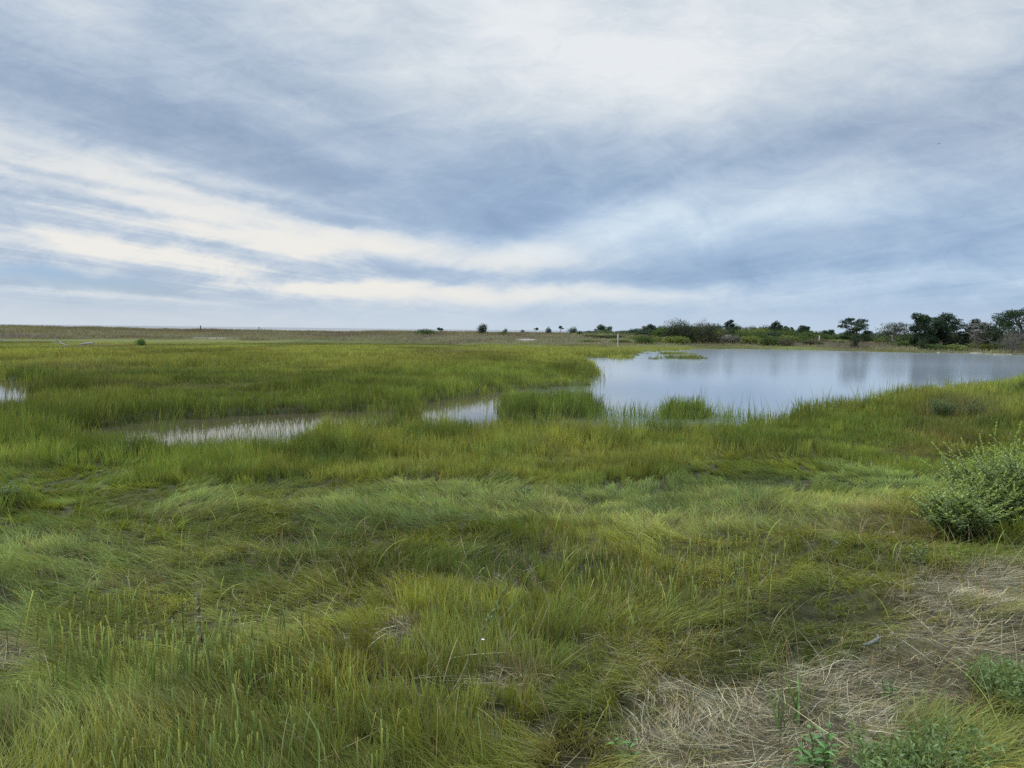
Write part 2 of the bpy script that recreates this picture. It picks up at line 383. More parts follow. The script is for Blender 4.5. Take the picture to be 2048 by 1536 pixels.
def dune_mask(x, y, r):
    azp = np.clip(np.where(y > .15 * r, 1024 + F * x / np.maximum(y, 1e-3), np.where(x < 0, -900, 2700)), -900, 2700)
    return ss(r + (fbm(x * .12, y * .12, 141, 3) - .5) * 10, np.interp(azp, AZ, R0) + 2, np.interp(azp, AZ, R0) + 9) * 1.0

# ---------------------------------------------------------------- ground sheet
na, nr = 860, 620
fa = np.concatenate([np.radians(np.linspace(-46, 46, na)), np.radians(np.linspace(50, 310, 60))])
rr = np.concatenate([[0.02], np.geomspace(0.5, 262, nr)])
A_, R_ = np.meshgrid(fa, rr, indexing='ij')
gx = (np.sin(A_) * R_).ravel(); gy = (np.cos(A_) * R_).ravel()
gsd = sd_land(gx, gy)
gz = height(gx, gy, gsd)
px, py, r = zones(gx, gy, gz)
dm = dune_mask(gx, gy, r)
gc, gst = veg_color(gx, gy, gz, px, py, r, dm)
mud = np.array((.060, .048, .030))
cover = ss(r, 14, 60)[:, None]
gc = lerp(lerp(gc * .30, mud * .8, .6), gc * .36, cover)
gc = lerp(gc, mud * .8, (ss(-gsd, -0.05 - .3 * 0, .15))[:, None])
# sand: the strip along the far right shore, two bare spots in the dunes
for qx, qy, rx, ry in ((1980, 706.3, 110, 1.8), (1052, 677, 20, 1.8), (430, 674, 44, .9)):
    gxy_ = np.hypot((px - qx) / rx, (py - (qy + (px - qx) * (.030 if qx == 1980 else 0)) + .3) / ry)
    gc = lerp(gc, np.array((.50, .46, .38)), (ss(-gxy_ - 1.2 * (fbm(gx * .9, gy * .9, 311, 3) - .5), -1.1, -.6) * ss(r, 60, 70) * (.9 if qx == 1980 else .45))[:, None])
ng = len(rr); nA = len(fa)
i, j = np.meshgrid(np.arange(nA), np.arange(ng - 1), indexing='ij')
i2 = (i + 1) % nA
Q = np.stack([i * ng + j, i * ng + j + 1, i2 * ng + j + 1, i2 * ng + j], -1).reshape(-1, 4)
m, n, l = mat('marsh_soil')
at_ = n.new('ShaderNodeAttribute'); at_.attribute_name = 'Col'
gn = n.new('ShaderNodeTexCoord'); no = n.new('ShaderNodeTexNoise'); no.inputs['Scale'].default_value = 9; no.inputs['Detail'].default_value = 8; no.inputs['Roughness'].default_value = .7
l.new(gn.outputs['Object'], no.inputs['Vector'])
mx = n.new('ShaderNodeMix'); mx.data_type = 'RGBA'; mx.blend_type = 'MULTIPLY'; mx.inputs[0].default_value = 1
rp = n.new('ShaderNodeMapRange'); rp.inputs[1].default_value = .3; rp.inputs[2].default_value = .7; rp.inputs[3].default_value = .45; rp.inputs[4].default_value = 1.5
l.new(no.outputs[0], rp.inputs[0]); l.new(at_.outputs['Color'], mx.inputs[6]); l.new(rp.outputs[0], mx.inputs[7])
bs = n.new('ShaderNodeBsdfPrincipled'); bs.inputs['Roughness'].default_value = .95; bs.inputs['Specular IOR Level'].default_value = .15
l.new(mx.outputs[2], bs.inputs['Base Color'])
bu = n.new('ShaderNodeBump'); bu.inputs['Strength'].default_value = .7; bu.inputs['Distance'].default_value = .03; l.new(no.outputs[0], bu.inputs['Height']); l.new(bu.outputs[0], bs.inputs['Normal'])
o_ = n.new('ShaderNodeOutputMaterial'); l.new(bs.outputs[0], o_.inputs[0])
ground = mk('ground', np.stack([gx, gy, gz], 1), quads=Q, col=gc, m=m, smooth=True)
tag(ground, 'dark peaty salt marsh ground rising to low dunes at the horizon', 'ground', kind='structure')

# ---------------------------------------------------------------- water
def water_mat(name, deep, murk, rip, scale):
    m, n, l = mat(name)
    co = n.new('ShaderNodeTexCoord')
    def nz(sc_, st, det, dist):
        mp = n.new('ShaderNodeMapping'); mp.inputs['Scale'].default_value = st; l.new(co.outputs['Object'], mp.inputs[0])
        t = n.new('ShaderNodeTexNoise'); t.inputs['Scale'].default_value = sc_; t.inputs['Detail'].default_value = det; t.inputs['Distortion'].default_value = dist
        l.new(mp.outputs[0], t.inputs['Vector']); return t.outputs[0]
    a = nz(scale, (1, .55, 1), 3, .4); b = nz(.13, (.5, 1, 1), 3, .5)
    # wind lanes: ripples come and go over the pond
    mr_ = n.new('ShaderNodeMapRange'); mr_.inputs[1].default_value = .42; mr_.inputs[2].default_value = .62; mr_.inputs[3].default_value = .25; mr_.inputs[4].default_value = 1.0
    l.new(b, mr_.inputs[0])
    mu = n.new('ShaderNodeMath'); mu.operation = 'MULTIPLY'; l.new(mr_.outputs[0], mu.inputs[0]); mu.inputs[1].default_value = rip
    bu = n.new('ShaderNodeBump'); bu.inputs['Distance'].default_value = .02; l.new(mu.outputs[0], bu.inputs['Strength']); l.new(a, bu.inputs['Height'])
    bs = n.new('ShaderNodeBsdfPrincipled'); bs.inputs['IOR'].default_value = 1.333
    ys = n.new('ShaderNodeSeparateXYZ'); l.new(co.outputs['Object'], ys.inputs[0]); ym = n.new('ShaderNodeMapRange')
    for q_, v_ in ((1, 18), (2, 60), (3, .035), (4, .145)): ym.inputs[q_].default_value = v_
    l.new(ys.outputs[1], ym.inputs[0]); l.new(ym.outputs[0], bs.inputs['Roughness'])
    xs = n.new('ShaderNodeSeparateXYZ'); l.new(co.outputs['Object'], xs.inputs[0]); xm = n.new('ShaderNodeMapRange'); xm.inputs[1].default_value = 7; xm.inputs[2].default_value = -1; l.new(xs.outputs[0], xm.inputs[0])
    mc = n.new('ShaderNodeMix'); mc.data_type = 'RGBA'; l.new(xm.outputs[0], mc.inputs[0]); mc.inputs[6].default_value = (*deep, 1); mc.inputs[7].default_value = (*murk, 1)
    l.new(mc.outputs[2], bs.inputs['Base Color']); l.new(bu.outputs[0], bs.inputs['Normal'])
    o = n.new('ShaderNodeOutputMaterial'); l.new(bs.outputs[0], o.inputs[0])
    return m
def sheet(name, x0, x1, y0, y1, z, m, label):
    V = [(x0, y0, z), (x1, y0, z), (x1, y1, z), (x0, y1, z)]
    return tag(mk(name, V, quads=[[0, 1, 2, 3]], m=m), label, 'water', kind='structure')
M_POND = water_mat('pond_surface', (.225, .245, .260), (.075, .060, .036), .19, 3.2)
P_ = np.array(POND)
sheet('pond_water', P_[:, 0].min() - 1, P_[:, 0].max() + 1, P_[:, 1].min() - 1, P_[:, 1].max() + 1.5, 0.0, M_POND, 'calm blue pond and brown creek reflecting the clouds')
P_ = np.array(SMALL)
sheet('pool_water', P_[:, 0].min() - 1, P_[:, 0].max() + .4, P_[:, 1].min() - 1, P_[:, 1].max() + 1, 0.002, M_POND, 'small bright pool in the marsh at the left edge')
m = water_mat('sea_surface', (.03, .05, .06), (.04, .06, .07), .5, .15)
th = np.linspace(0, 2 * np.pi, 97)[:-1]
ring = [np.stack([np.cos(th) * q, np.sin(th) * q, np.full(96, -0.8)], 1) for q in (200, 1000, 6000, 40000)]
Vs = np.concatenate(ring); qs = [[k * 96 + i, k * 96 + (i + 1) % 96, (k + 1) * 96 + (i + 1) % 96, (k + 1) * 96 + i] for k in range(3) for i in range(96)]
tag(mk('sea', Vs, quads=qs, m=m), 'thin bright line of sea behind the dunes on the horizon', 'sea', kind='structure')

# ---------------------------------------------------------------- blades
def blades(name, B, h, w, az, lean, bend, col_base, col_tip, K, m, curl=None, face=None, parent=None, zmin=None):
    """B (n,3) roots; h length; w width; az lean direction; lean start angle from the vertical; bend added towards the tip"""
    n = len(B)
    seg = h / K
    P = B.copy(); V = np.zeros((n, 2 * K + 1, 3), np.float32); Cc = np.zeros((n, 2 * K + 1, 3), np.float32)
    face = rng.uniform(0, np.pi, n) if face is None else face
    S = np.stack([np.cos(face), np.sin(face), np.zeros(n)], 1)
    curl = np.zeros(n) if curl is None else curl
    floor = B[:, 2] + .012
    for k in range(K):
        t = k / K
        wk = (w * (1 - t ** 1.8 * .85))[:, None] * .5
        V[:, 2 * k] = P - S * wk; V[:, 2 * k + 1] = P + S * wk
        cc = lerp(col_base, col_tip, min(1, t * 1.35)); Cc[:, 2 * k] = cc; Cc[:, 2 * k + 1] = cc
        ph = lean + bend * ((k + .6) / K) ** 1.4; a = az + curl * (k + .5) / K
        P = P + np.stack([np.cos(a) * np.sin(ph), np.sin(a) * np.sin(ph), np.cos(ph)], 1) * seg[:, None]
        P[:, 2] = np.maximum(P[:, 2], floor + .004 * k)
    V[:, 2 * K] = P; Cc[:, 2 * K] = col_tip
    idx = (np.arange(n) * (2 * K + 1))[:, None]
    q = np.concatenate([idx + np.array([2 * k, 2 * k + 1, 2 * k + 3, 2 * k + 2]) for k in range(K - 1)], 0) if K > 1 else None
    t = idx + np.array([2 * K - 2, 2 * K - 1, 2 * K])
    return mk(name, V.reshape(-1, 3), quads=q, tris=t, col=Cc.reshape(-1, 3), m=m, parent=parent)
DENS = 1.0
def scatter(rmin, rmax, dens, amax=47):
    """random roots with dens(r) per square metre, ahead of the camera"""
    es = np.geomspace(rmin, rmax, 160); out = []
    am = math.radians(amax)
    for a, b in zip(es[:-1], es[1:]):
        c = rng.poisson(dens((a + b) / 2) * am * (b * b - a * a) * DENS)
        rr_ = np.sqrt(rng.uniform(a * a, b * b, c)); th_ = rng.uniform(-am, am, c)
        out.append(np.stack([np.sin(th_) * rr_, np.cos(th_) * rr_], 1))
    return np.concatenate(out)
def clump(xy, size, pull):
    """draw roots towards the middle of their own tussock; returns new roots and the tussock's random numbers"""
    raw = xy
    wp = np.stack([fbm(raw[:, 0] * 1.7, raw[:, 1] * 1.7, 401, 2), fbm(raw[:, 0] * 1.7, raw[:, 1] * 1.7, 402, 2)], 1) * 1.3
    xy = np.stack([raw[:, 0] * .83 - raw[:, 1] * .557, raw[:, 0] * .557 + raw[:, 1] * .83], 1) + wp
    g = np.floor(xy / size[:, None] if isinstance(size, np.ndarray) else xy / size)
    s_ = size[:, None] if isinstance(size, np.ndarray) else size
    c = np.stack([_h(g[:, 0], g[:, 1], 5), _h(g[:, 0], g[:, 1], 6)], 1)
    ctr = (g + .15 + .7 * c) * s_
    u = [_h(g[:, 0], g[:, 1], k) for k in (7, 8, 9, 10)]
    off = (xy - ctr)
    sh = off * (pull - 1) * (.4 + .6 * np.minimum(1, np.linalg.norm(off / s_, axis=1)))[:, None]
    sh = np.stack([sh[:, 0] * .83 + sh[:, 1] * .557, -sh[:, 0] * .557 + sh[:, 1] * .83], 1)
    return raw + sh, u, off / s_
def vary(c, n, a=.18, h=.10):
    v = np.exp(rng.normal(0, a, n))[:, None]
    return np.clip(c * v * (1 + rng.normal(0, h, (n, 1)) * np.array([1.0, 0, -.5])), .005, .9)
PXM = 770.0                     # picture px (1024 wide) per metre at one metre

# near and middle: fine salt hay, lodged in swirls, and upright cordgrass
def dens(r):
    return (1 + .45 * ss(r, 7, 9) * ss(-r, -18, -15)) * np.where(r < 12, 6800 * (3 / max(r, 3.0)) ** 1.3, 5400 * .25 ** 1.25 * (12 / r) ** 1.85)
xy = scatter(1.3, 112, dens)
xy, cu, off = clump(xy, np.where(np.hypot(*xy.T) < 9, .26, .45), .72)
x, y = xy.T
sd = sd_land(x, y); z = height(x, y, sd)
px, py, r = zones(x, y, z)
dm = dune_mask(x, y, r)
keep = (sd > .05 + rng.normal(0, .05 + .002 * r, len(x))) & (dm < .5)
_q = proj(np.stack([x, y, z], 1)); st = strawness(_q[0], _q[1], x, y)
keep &= rng.uniform(0, 1, len(x)) > st * (.12 + .70 * ss(fbm(x * 1.5, y * 1.5, 405, 3), .4, .6))
bare = ss(fbm(x * 1.3, y * 1.3, 161, 3), .60, .75) * ss(-r, -8, -6) * .25
keep &= rng.uniform(0, 1, len(x)) > bare
for qx, qy, rx, ry in ((1930, 1100, 110, 22), (800, 1197, 34, 16), (30, 1240, 55, 22), (1000, 1292, 60, 16)):
    keep &= ~((np.hypot((px - qx) / rx, (py - qy) / ry) < 1) & (rng.uniform(0, 1, len(x)) < .8))
x, y, z, px, py, r, dm, sd, st = [a[keep] for a in (x, y, z, px, py, r, dm, sd, st)]
cu = [a[keep] for a in cu]; off = off[keep]
n = len(x)
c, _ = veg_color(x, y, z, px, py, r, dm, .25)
# how far the grass is lodged: the salt hay of the foreground, less near the water and at the very front left
lod = ss(fbm(x * .45, y * .45, 171, 3), .30, .55) * ss(-r, -15.5, -10.5) * ss(py, 0, 5)
lod *= 1 - .55 * ss(-r, -4.6, -3.6) * ss(-px, -1200, -900)
lod = np.clip(lod + .5 * ss(np.hypot(px - 1850, (py - 1480) * 2), 330, 120) * 1.0, 0, 1)
flow = np.pi * 2 * (fbm(x * .22, y * .22, 181, 2) - .15) * 1.7 + (fbm(x * 1.1, y * 1.1, 191, 2) - .5) * 2.6
flow = np.where((px > 1500) & (py > 1330), np.radians(-15) + (flow % 1 - .5), flow)
az = flow + (cu[2] - .5) * 1.6 + rng.normal(0, .22, n)
az_c = np.arctan2(off[:, 1], off[:, 0]) + rng.normal(0, .8, n)
up = lod < rng.uniform(.12, .5, n)
az = np.where(up, az_c, az)
cordh = (.33 + .16 * ss(-np.abs(sd), -3.5, -.4)) * lerp(.45, 1.5, ss(fbm(x * .28, y * .18, 201, 4), .25, .75))
hayh = .25 * lerp(.65, 1.3, cu[0])
fronth = .165 * lerp(.55, 1.4, cu[0]) * lerp(.7, 1.3, fbm(x * 1.2, y * 1.2, 211, 2))
h = np.where(up, lerp(fronth, cordh, ss(r, 8.5, 13)), hayh) * rng.uniform(.55, 1.12, n)
h *= 1 - .30 * ss(fbm(x * .9, y * .9, 221, 3), .58, .72) * ss(-r, -25, -14)
h *= lerp(1, .35, ss(r, 55, 100)) * np.where((px > 1270) & (px < 1440) & (py > 700) & (py < 725), .6, 1)
h *= 1 - .28 * ss(r, 9, 11) * ss(-r, -17, -14.5)
h *= lerp(1, .75, ss(st, .1, .8))
lean = np.where(up, np.abs(rng.normal(.10, .12, n)), lerp(.25, .8, lod) + rng.normal(0, .15, n))
bend = np.where(up, np.abs(rng.normal(.25, .3, n)), lerp(.5, 1.05, rng.uniform(0, 1, n)))
w = np.maximum(np.where(up, .0040, .0029) * np.exp(rng.normal(0, .33, n)), .55 * r / PXM * rng.uniform(.7, 1.3, n))
tus = lerp(.70, 1.30, cu[1])[:, None]
tip = vary(c * tus, n, .17, .12)
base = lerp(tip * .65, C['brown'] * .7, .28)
dry = rng.uniform(0, 1, n) < .035 + .12 * ss(fbm(x * .8, y * .8, 231, 3), .5, .7) * ss(-r, -12, -5)
tip = np.where(dry[:, None], vary(lerp(C['straw'], C['rust'], rng.uniform(0, 1, (n, 1)) ** .6) * .8, n, .2), tip)
B = np.stack([x, y, z - .015], 1)
curl = rng.normal(0, .5, n)
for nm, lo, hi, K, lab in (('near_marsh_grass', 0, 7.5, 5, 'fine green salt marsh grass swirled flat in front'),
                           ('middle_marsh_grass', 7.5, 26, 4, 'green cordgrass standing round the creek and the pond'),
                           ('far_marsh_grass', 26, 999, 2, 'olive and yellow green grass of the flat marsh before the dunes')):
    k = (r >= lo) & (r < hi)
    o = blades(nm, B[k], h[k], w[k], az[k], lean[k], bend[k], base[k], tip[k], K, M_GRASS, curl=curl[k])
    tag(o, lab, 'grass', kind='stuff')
print('grass blades', n)

# dune grass on the far rise
def scat_far(n, r1, r2, a1=-44, a2=44):
    rr_ = np.sqrt(rng.uniform(r1 * r1, r2 * r2, n)); th_ = np.radians(rng.uniform(a1, a2, n))
    return np.stack([np.sin(th_) * rr_, np.cos(th_) * rr_], 1)
xy = scat_far(150000, 100, 192)
x, y = xy.T; z = height(x, y); px, py, r = zones(x, y, z); dm = dune_mask(x, y, r)
sandy = (np.hypot((px - 1052) / 22, (py - 677) / 3.0) < 1) | ((np.abs(px - 430) < 50) & (np.abs(py - 674) < 1.3)) | ((px > 1880) & (np.abs(py - 706 - (px - 1980) * .03) < 2))
k = (dm > .25) & ~sandy
x, y, z, px, py, r, dm = [a[k] for a in (x, y, z, px, py, r, dm)]
n = len(x); c, _ = veg_color(x, y, z, px, py, r, dm)
o = blades('dune_grass', np.stack([x, y, z - .02], 1), rng.uniform(.25, .6, n) * lerp(.5, 1.3, fbm(x * .3, y * .3, 241, 3)), .45 * r / PXM * rng.uniform(.6, 1.2, n),
           rng.uniform(-.6, .6, n), np.abs(rng.normal(.15, .15, n)), np.abs(rng.normal(.3, .3, n)), c * .75, vary(c, n, .22, .1), 2, M_DRY)
tag(o, 'tan and brown beach grass on the low dunes along the horizon', 'grass', kind='stuff')

# thin tall reeds at the water's edge
def water_edge(n, r1, r2, lo, hi, cond=None):
    xy = scat_far(n, r1, r2, -40, 40); s = sd_land(*xy.T); k = (s > lo) & (s < hi); xy = xy[k]; s = s[k]
    z = height(*xy.T, s); px, py, r = zones(*xy.T, z)
    if cond is not None:
        k = cond(px, py); xy, z, px, py, r, s = [a[k] for a in (xy, z, px, py, r, s)]
    return xy, np.maximum(z, -.25), px, py, r
xy, z, px, py, r = water_edge(60000, 10.5, 40, -.55, .5)
k = rng.uniform(0, 1, len(z)) < np.where((px > 1380) & (px < 1900) & (py > 760), .60, .22) * (fbm(*(xy * .9).T, 251, 3) > .47); xy, z, r = xy[k], z[k], r[k]; n = len(z)
o = blades('creekside_reeds', np.column_stack([xy, z]), rng.uniform(.45, .95, n), .5 * r / PXM * rng.uniform(.6, 1.1, n), rng.uniform(0, 6.28, n), np.abs(rng.normal(.08, .12, n)),
           np.abs(rng.normal(.15, .3, n)), np.tile(C['deep'] * .9, (n, 1)), vary(lerp(C['lime'], C['deep'], rng.uniform(0, 1, (n, 1))), n, .2), 4, M_GRASS)
tag(o, 'sparse thin reeds standing in the shallow edge of the creek and pond', 'reeds', kind='stuff')
# emergent grass in front of the pond between the tussocks, dense at the near bank
xy, z, px, py, r = water_edge(60000, 9, 22, -3.2, .4, lambda px, py: ((px > 1150) & (px < 1640) & (py > 812)) | ((px > 230) & (px < 620) & (py > 862)) | ((px > 700) & (px < 900) & (py > 846)))
k = rng.uniform(0, 1, len(z)) < np.where((px > 1200) & (px < 1470) & (py > 800), 2.2, 1) * lerp(.04, .5, ss(fbm(*(xy * 1.4).T, 261, 3), .5, .66)); xy, z, r = xy[k], z[k], r[k]; n = len(z)
o = blades('shallows_grass', np.column_stack([xy, z]), rng.uniform(.35, .75, n), .5 * r / PXM * rng.uniform(.6, 1.1, n), rng.uniform(0, 6.28, n), np.abs(rng.normal(.08, .12, n)),
           np.abs(rng.normal(.2, .3, n)), np.tile(C['deep'], (n, 1)), vary(lerp(C['green'], C['deep'], rng.uniform(0, 1, (n, 1))), n, .2), 4, M_GRASS)
tag(o, 'upright grass growing out of the shallow water by the near bank', 'grass', kind='stuff')

# straw litter on the trodden ground, with short new grass through it
xy = scatter(1.3, 9, lambda r: 3600 * (3 / max(r, 3)) ** .8)
x, y = xy.T; z = height(x, y); px, py, r = zones(x, y, z); _q = proj(np.stack([x, y, z], 1)); st = strawness(_q[0], _q[1], x, y)
extra = np.zeros(len(x))
for qx, qy, rx, ry in ((1930, 1100, 120, 26), (800, 1197, 40, 18), (30, 1240, 65, 26), (1000, 1292, 75, 20), (1080, 1530, 200, 40)):
    extra = np.maximum(extra, .8 * (np.hypot((px - qx) / rx, (py - qy) / ry) < 1))
k = (rng.uniform(0, 1, len(x)) < np.maximum(np.maximum(st, extra), .10)); x, y, z, r = x[k], y[k], z[k], r[k]; n = len(x)
fl = fbm(x * 1.3, y * 1.3, 271, 2) * 9
cc = vary(lerp(lerp(C['straw'], C['grey'], rng.uniform(0, 1, (n, 1))), C['brown'], (rng.uniform(0, 1, (n, 1)) ** 1.3)), n, .36, .08)
big = rng.uniform(0, 1, n) < .06
o = blades('straw_litter', np.stack([x, y, z + rng.uniform(-.004, .05, n)], 1), np.where(big, rng.uniform(.12, .34, n), rng.uniform(.05, .18, n)), np.where(big, .0042, .0022) * rng.uniform(.7, 1.2, n),
           fl + rng.normal(0, .95, n), rng.normal(1.5, .10, n), rng.normal(.05, .12, n), cc, cc, 3, M_DRY, curl=rng.normal(0, .25, n), face=fl + np.pi / 2 + rng.normal(0, .5, n))
tag(o, 'pale dry straw lying matted over the trodden ground in front', 'straw', kind='stuff')

# stiff jointed green stems of glasswort at the front left, and dead stalks
xy = scatter(1.6, 6.2, lambda r: 420)
x, y = xy.T; z = height(x, y); px, py, r = zones(x, y, z)
g = ss(-np.hypot((px - 420) / 420, (py - 1440) / 190), -1.2, -.6) + .2 * ss(-np.hypot((px - 1330) / 230, (py - 1130) / 110), -1.2, -.7) + .35 * ss(-np.hypot((px - 350) / 330, (py - 1250) / 90), -1.2, -.7)
k = rng.uniform(0, 1, len(x)) < g * ss(fbm(x * 1.6, y * 1.6, 281, 3), .36, .6); x, y, z = x[k], y[k], z[k]; n = len(x)
def rods(name, B, h, rad, az, lean, bend, col, m, K=4, S=5):
    n = len(B); P = B.copy(); V = []; Cc = []
    d = np.zeros((n, 3))
    a_ = np.linspace(0, 2 * np.pi, S, endpoint=False)
    for k in range(K + 1):
        t = k / K; rk = rad * (1 if k < K else .75)
        ringv = np.stack([np.cos(a_), np.sin(a_), np.zeros(S)], 1)[None] * rk[:, None, None] + P[:, None, :]
        V.append(ringv); Cc.append(np.repeat((col * lerp(.75, 1.12, t))[:, None, :], S, 1))
        ph = lean + bend * t
        P = P + np.stack([np.cos(az) * np.sin(ph), np.sin(az) * np.sin(ph), np.cos(ph)], 1) * (h / K)[:, None]
    V = np.stack(V, 1); Cc = np.stack(Cc, 1)
    idx = (np.arange(n) * (K + 1) * S)[:, None]
    q = [idx + np.array([k * S + s, k * S + (s + 1) % S, (k + 1) * S + (s + 1) % S, (k + 1) * S + s]) for k in range(K) for s in range(S)]
    tr = [idx + np.array([K * S, K * S + s, K * S + s + 1]) for s in range(1, S - 1)]
    return mk(name, V.reshape(-1, 3), quads=np.concatenate(q), tris=np.concatenate(tr), col=Cc.reshape(-1, 3), m=m, smooth=True)
o = rods('glasswort_stems', np.stack([x, y, z], 1), rng.uniform(.16, .32, n), rng.uniform(.0022, .0035, n), rng.uniform(0, 6.28, n), np.abs(rng.normal(.06, .08, n)), rng.normal(.08, .12, n),
         vary(lerp(C['lime'] * .8, C['blue'], rng.uniform(0, .7, (n, 1))) * 1.05, n, .16), M_GRASS)
tag(o, 'stiff pale green jointed stems standing above the grass at the front left', 'glasswort', kind='stuff')
xy = scatter(1.5, 9, lambda r: 130)
x, y = xy.T; z = height(x, y); px, py, r = zones(x, y, z)
k = (rng.uniform(0, 1, len(x)) < .25 + .75 * ss(fbm(x, y, 291, 3), .5, .65)) & (sd_land(x, y) > .5); x, y, z = x[k], y[k], z[k]; n = len(x)
o = blades('dead_stalks', np.stack([x, y, z], 1), rng.uniform(.08, .34, n), rng.uniform(.002, .0045, n), rng.uniform(0, 6.28, n), np.abs(rng.normal(.3, .3, n)), np.abs(rng.normal(.4, .5, n)),
           vary(np.tile(C['brown'], (n, 1)), n), vary(lerp(C['straw'], C['rust'], rng.uniform(0, 1, (n, 1))), n), 5, M_DRY, curl=rng.normal(0, .6, n))
tag(o, 'loose dead tan stalks scattered through the foreground grass', 'dead stalks', kind='stuff')
# a few broad arching blades
xy = scatter(2, 9, lambda r: 6)
x, y = xy.T; z = height(x, y); px, py, r = zones(x, y, z); k = (strawness(px, py, x, y) < .6) & (sd_land(x, y) > .5); x, y, z = x[k], y[k], z[k]; n = len(x)
o = blades('broad_blades', np.stack([x, y, z], 1), rng.uniform(.2, .42, n), rng.uniform(.004, .008, n), rng.uniform(0, 6.28, n), np.abs(rng.normal(.2, .15, n)), rng.uniform(.6, 1.9, n),
           vary(np.tile(C['green'], (n, 1)), n), vary(lerp(C['blue'], C['lime'], rng.uniform(0, 1, (n, 1))) * 1.3, n), 9, M_LEAF, curl=rng.normal(0, .3, n))
tag(o, 'broad arching green blades rising here and there above the fine grass', 'grass', kind='stuff')

# ================================================================ plants and trees as things
def tube(pts, rads, S=6):
    pts = np.asarray(pts, float); n = len(pts); a_ = np.linspace(0, 2 * np.pi, S, endpoint=False)
    V = []; prev = None
    for k in range(n):
        d = pts[min(k + 1, n - 1)] - pts[max(k - 1, 0)]; d = d / (np.linalg.norm(d) + 1e-9)
        u = np.cross(d, (0.3, .9, .1)); u /= np.linalg.norm(u) + 1e-9; v = np.cross(d, u)
        V.append(pts[k] + rads[k] * (np.cos(a_)[:, None] * u + np.sin(a_)[:, None] * v))
    Q = [[k * S + s, k * S + (s + 1) % S, (k + 1) * S + (s + 1) % S, (k + 1) * S + s] for k in range(n - 1) for s in range(S)]
    return np.concatenate(V), np.array(Q)
class MB:
    def __init__(s): s.V = []; s.Q = []; s.C = []; s.n = 0
    def add(s, V, Q, c=None):
        s.V.append(V); s.Q.append(np.asarray(Q) + s.n); s.n += len(V)
        s.C.append(np.broadcast_to(np.array((.3, .3, .3)) if c is None else c, (len(V), 3)))
    def tube(s, pts, rads, S=6, c=None): s.add(*tube(pts, rads, S), c)
    def build(s, name, m, parent=None, smooth=True):
        return mk(name, np.concatenate(s.V), quads=np.concatenate(s.Q), col=np.concatenate(s.C), m=m, parent=parent, smooth=smooth)
def leaf_quads(P, size, col, up=.0, elong=1.0):
    """one small diamond leaf or needle spray at every point, turned at random"""
    n = len(P); d = rng.normal(0, 1, (n, 3)); d[:, 2] += up; d /= np.linalg.norm(d, axis=1)[:, None]
    e = np.cross(d, rng.normal(0, 1, (n, 3))); e /= np.linalg.norm(e, axis=1)[:, None]
    s = (size * rng.uniform(.6, 1.35, n))[:, None]
    V = np.stack([P - d * s * elong * .5, P + e * s * .28, P + d * s * elong * .5, P - e * s * .28], 1)
    Q = np.arange(4 * n).reshape(-1, 4)
    return V.reshape(-1, 3), Q, np.repeat(col, 4, 0)
def blob_points(n, ctr, rad, rough=.35, shell=.55):
    d = rng.normal(0, 1, (n, 3)); d /= np.linalg.norm(d, axis=1)[:, None]
    k = rng.uniform(0, 1, n) ** (1 / 3) * (1 - shell) + shell
    k *= 1 + rough * (vn(d[:, 0] * 3 + ctr[0] * 7 + 20, d[:, 1] * 3 + d[:, 2] * 2.3 + 20, 3) - .5) * 2
    return np.asarray(ctr) + d * k[:, None] * np.asarray(rad)
def limb(a, b, sag=.0, wob=.12, n=5):
    a = np.asarray(a, float); b = np.asarray(b, float); t = np.linspace(0, 1, n)[:, None]
    L_ = np.linalg.norm(b - a)
    return a + (b - a) * t + np.array([0, 0, 1.0]) * sag * L_ * np.sin(t * np.pi) + rng.normal(0, wob * L_ * .25, (n, 3)) * np.sin(t * np.pi)

def make_pine(loc, hgt, wid, lean=0.0, flat=.45, col=(.030, .055, .022), leaf=.20, n=2600, pads=12, trunk_m=None, low=.25, name='pine_tree', dead=False):
    """wind-shaped pine: a crooked trunk, limbs, and needle pads at the limbs' ends"""
    root = empty(name, loc)
    tm = trunk_m or M_BARK
    top = np.array([lean * wid, 0, hgt * .82])
    tr = limb((0, 0, -.3), top, .0, .35, 7)
    mb = MB(); mb.tube(tr, np.linspace(.055, .02, 7) * hgt, 7)
    P = []; Cc = []
    for k in range(pads):
        t = low + (1 - low) * (k + .5) / pads
        a = k * 2.4 + rng.uniform(-.4, .4)
        spread = wid * .5 * (math.sin(min(1, (1 - t) * 1.25 + .28) * math.pi * .5)) * rng.uniform(.55, 1.0)
        s = tr[min(6, int(t * 6))]
        e = np.array([s[0] + math.cos(a) * spread + lean * wid * .2, s[1] + math.sin(a) * spread * .8, hgt * (t * .92 + .03)])
        mb.tube(limb(s * np.array([1, 1, .85]), e, -.05, .3, 5), np.linspace(.02, .006, 5) * hgt, 5)
        if dead:
            for _ in range(7):
                e2 = e + rng.normal(0, .22, 3) * wid * np.array([1, 1, .45]); mb.tube(limb(lerp(s, e, rng.uniform(.4, 1)), e2, 0, .4, 4), np.linspace(.008, .002, 4) * hgt, 4)
            continue
        pr = wid * (rng.uniform(.13, .22) if wid > 3 else rng.uniform(.19, .29))
        m_ = int(n * 2.2 / pads)
        q = blob_points(m_, e, (pr, pr, pr * flat), .45, .25)
        P.append(q); Cc.append(vary(np.tile(np.array(col) * rng.uniform(.75, 1.5), (m_, 1)), m_, .25, .1))
    o = mb.build('trunk', tm, root)
    if P:
        P = np.concatenate(P); Cc = np.concatenate(Cc)
        V, Q, c = leaf_quads(P, np.full(len(P), leaf), Cc, .8)
        mk('crown', V, quads=Q, col=c, m=M_NEEDLE, parent=root)
    return root
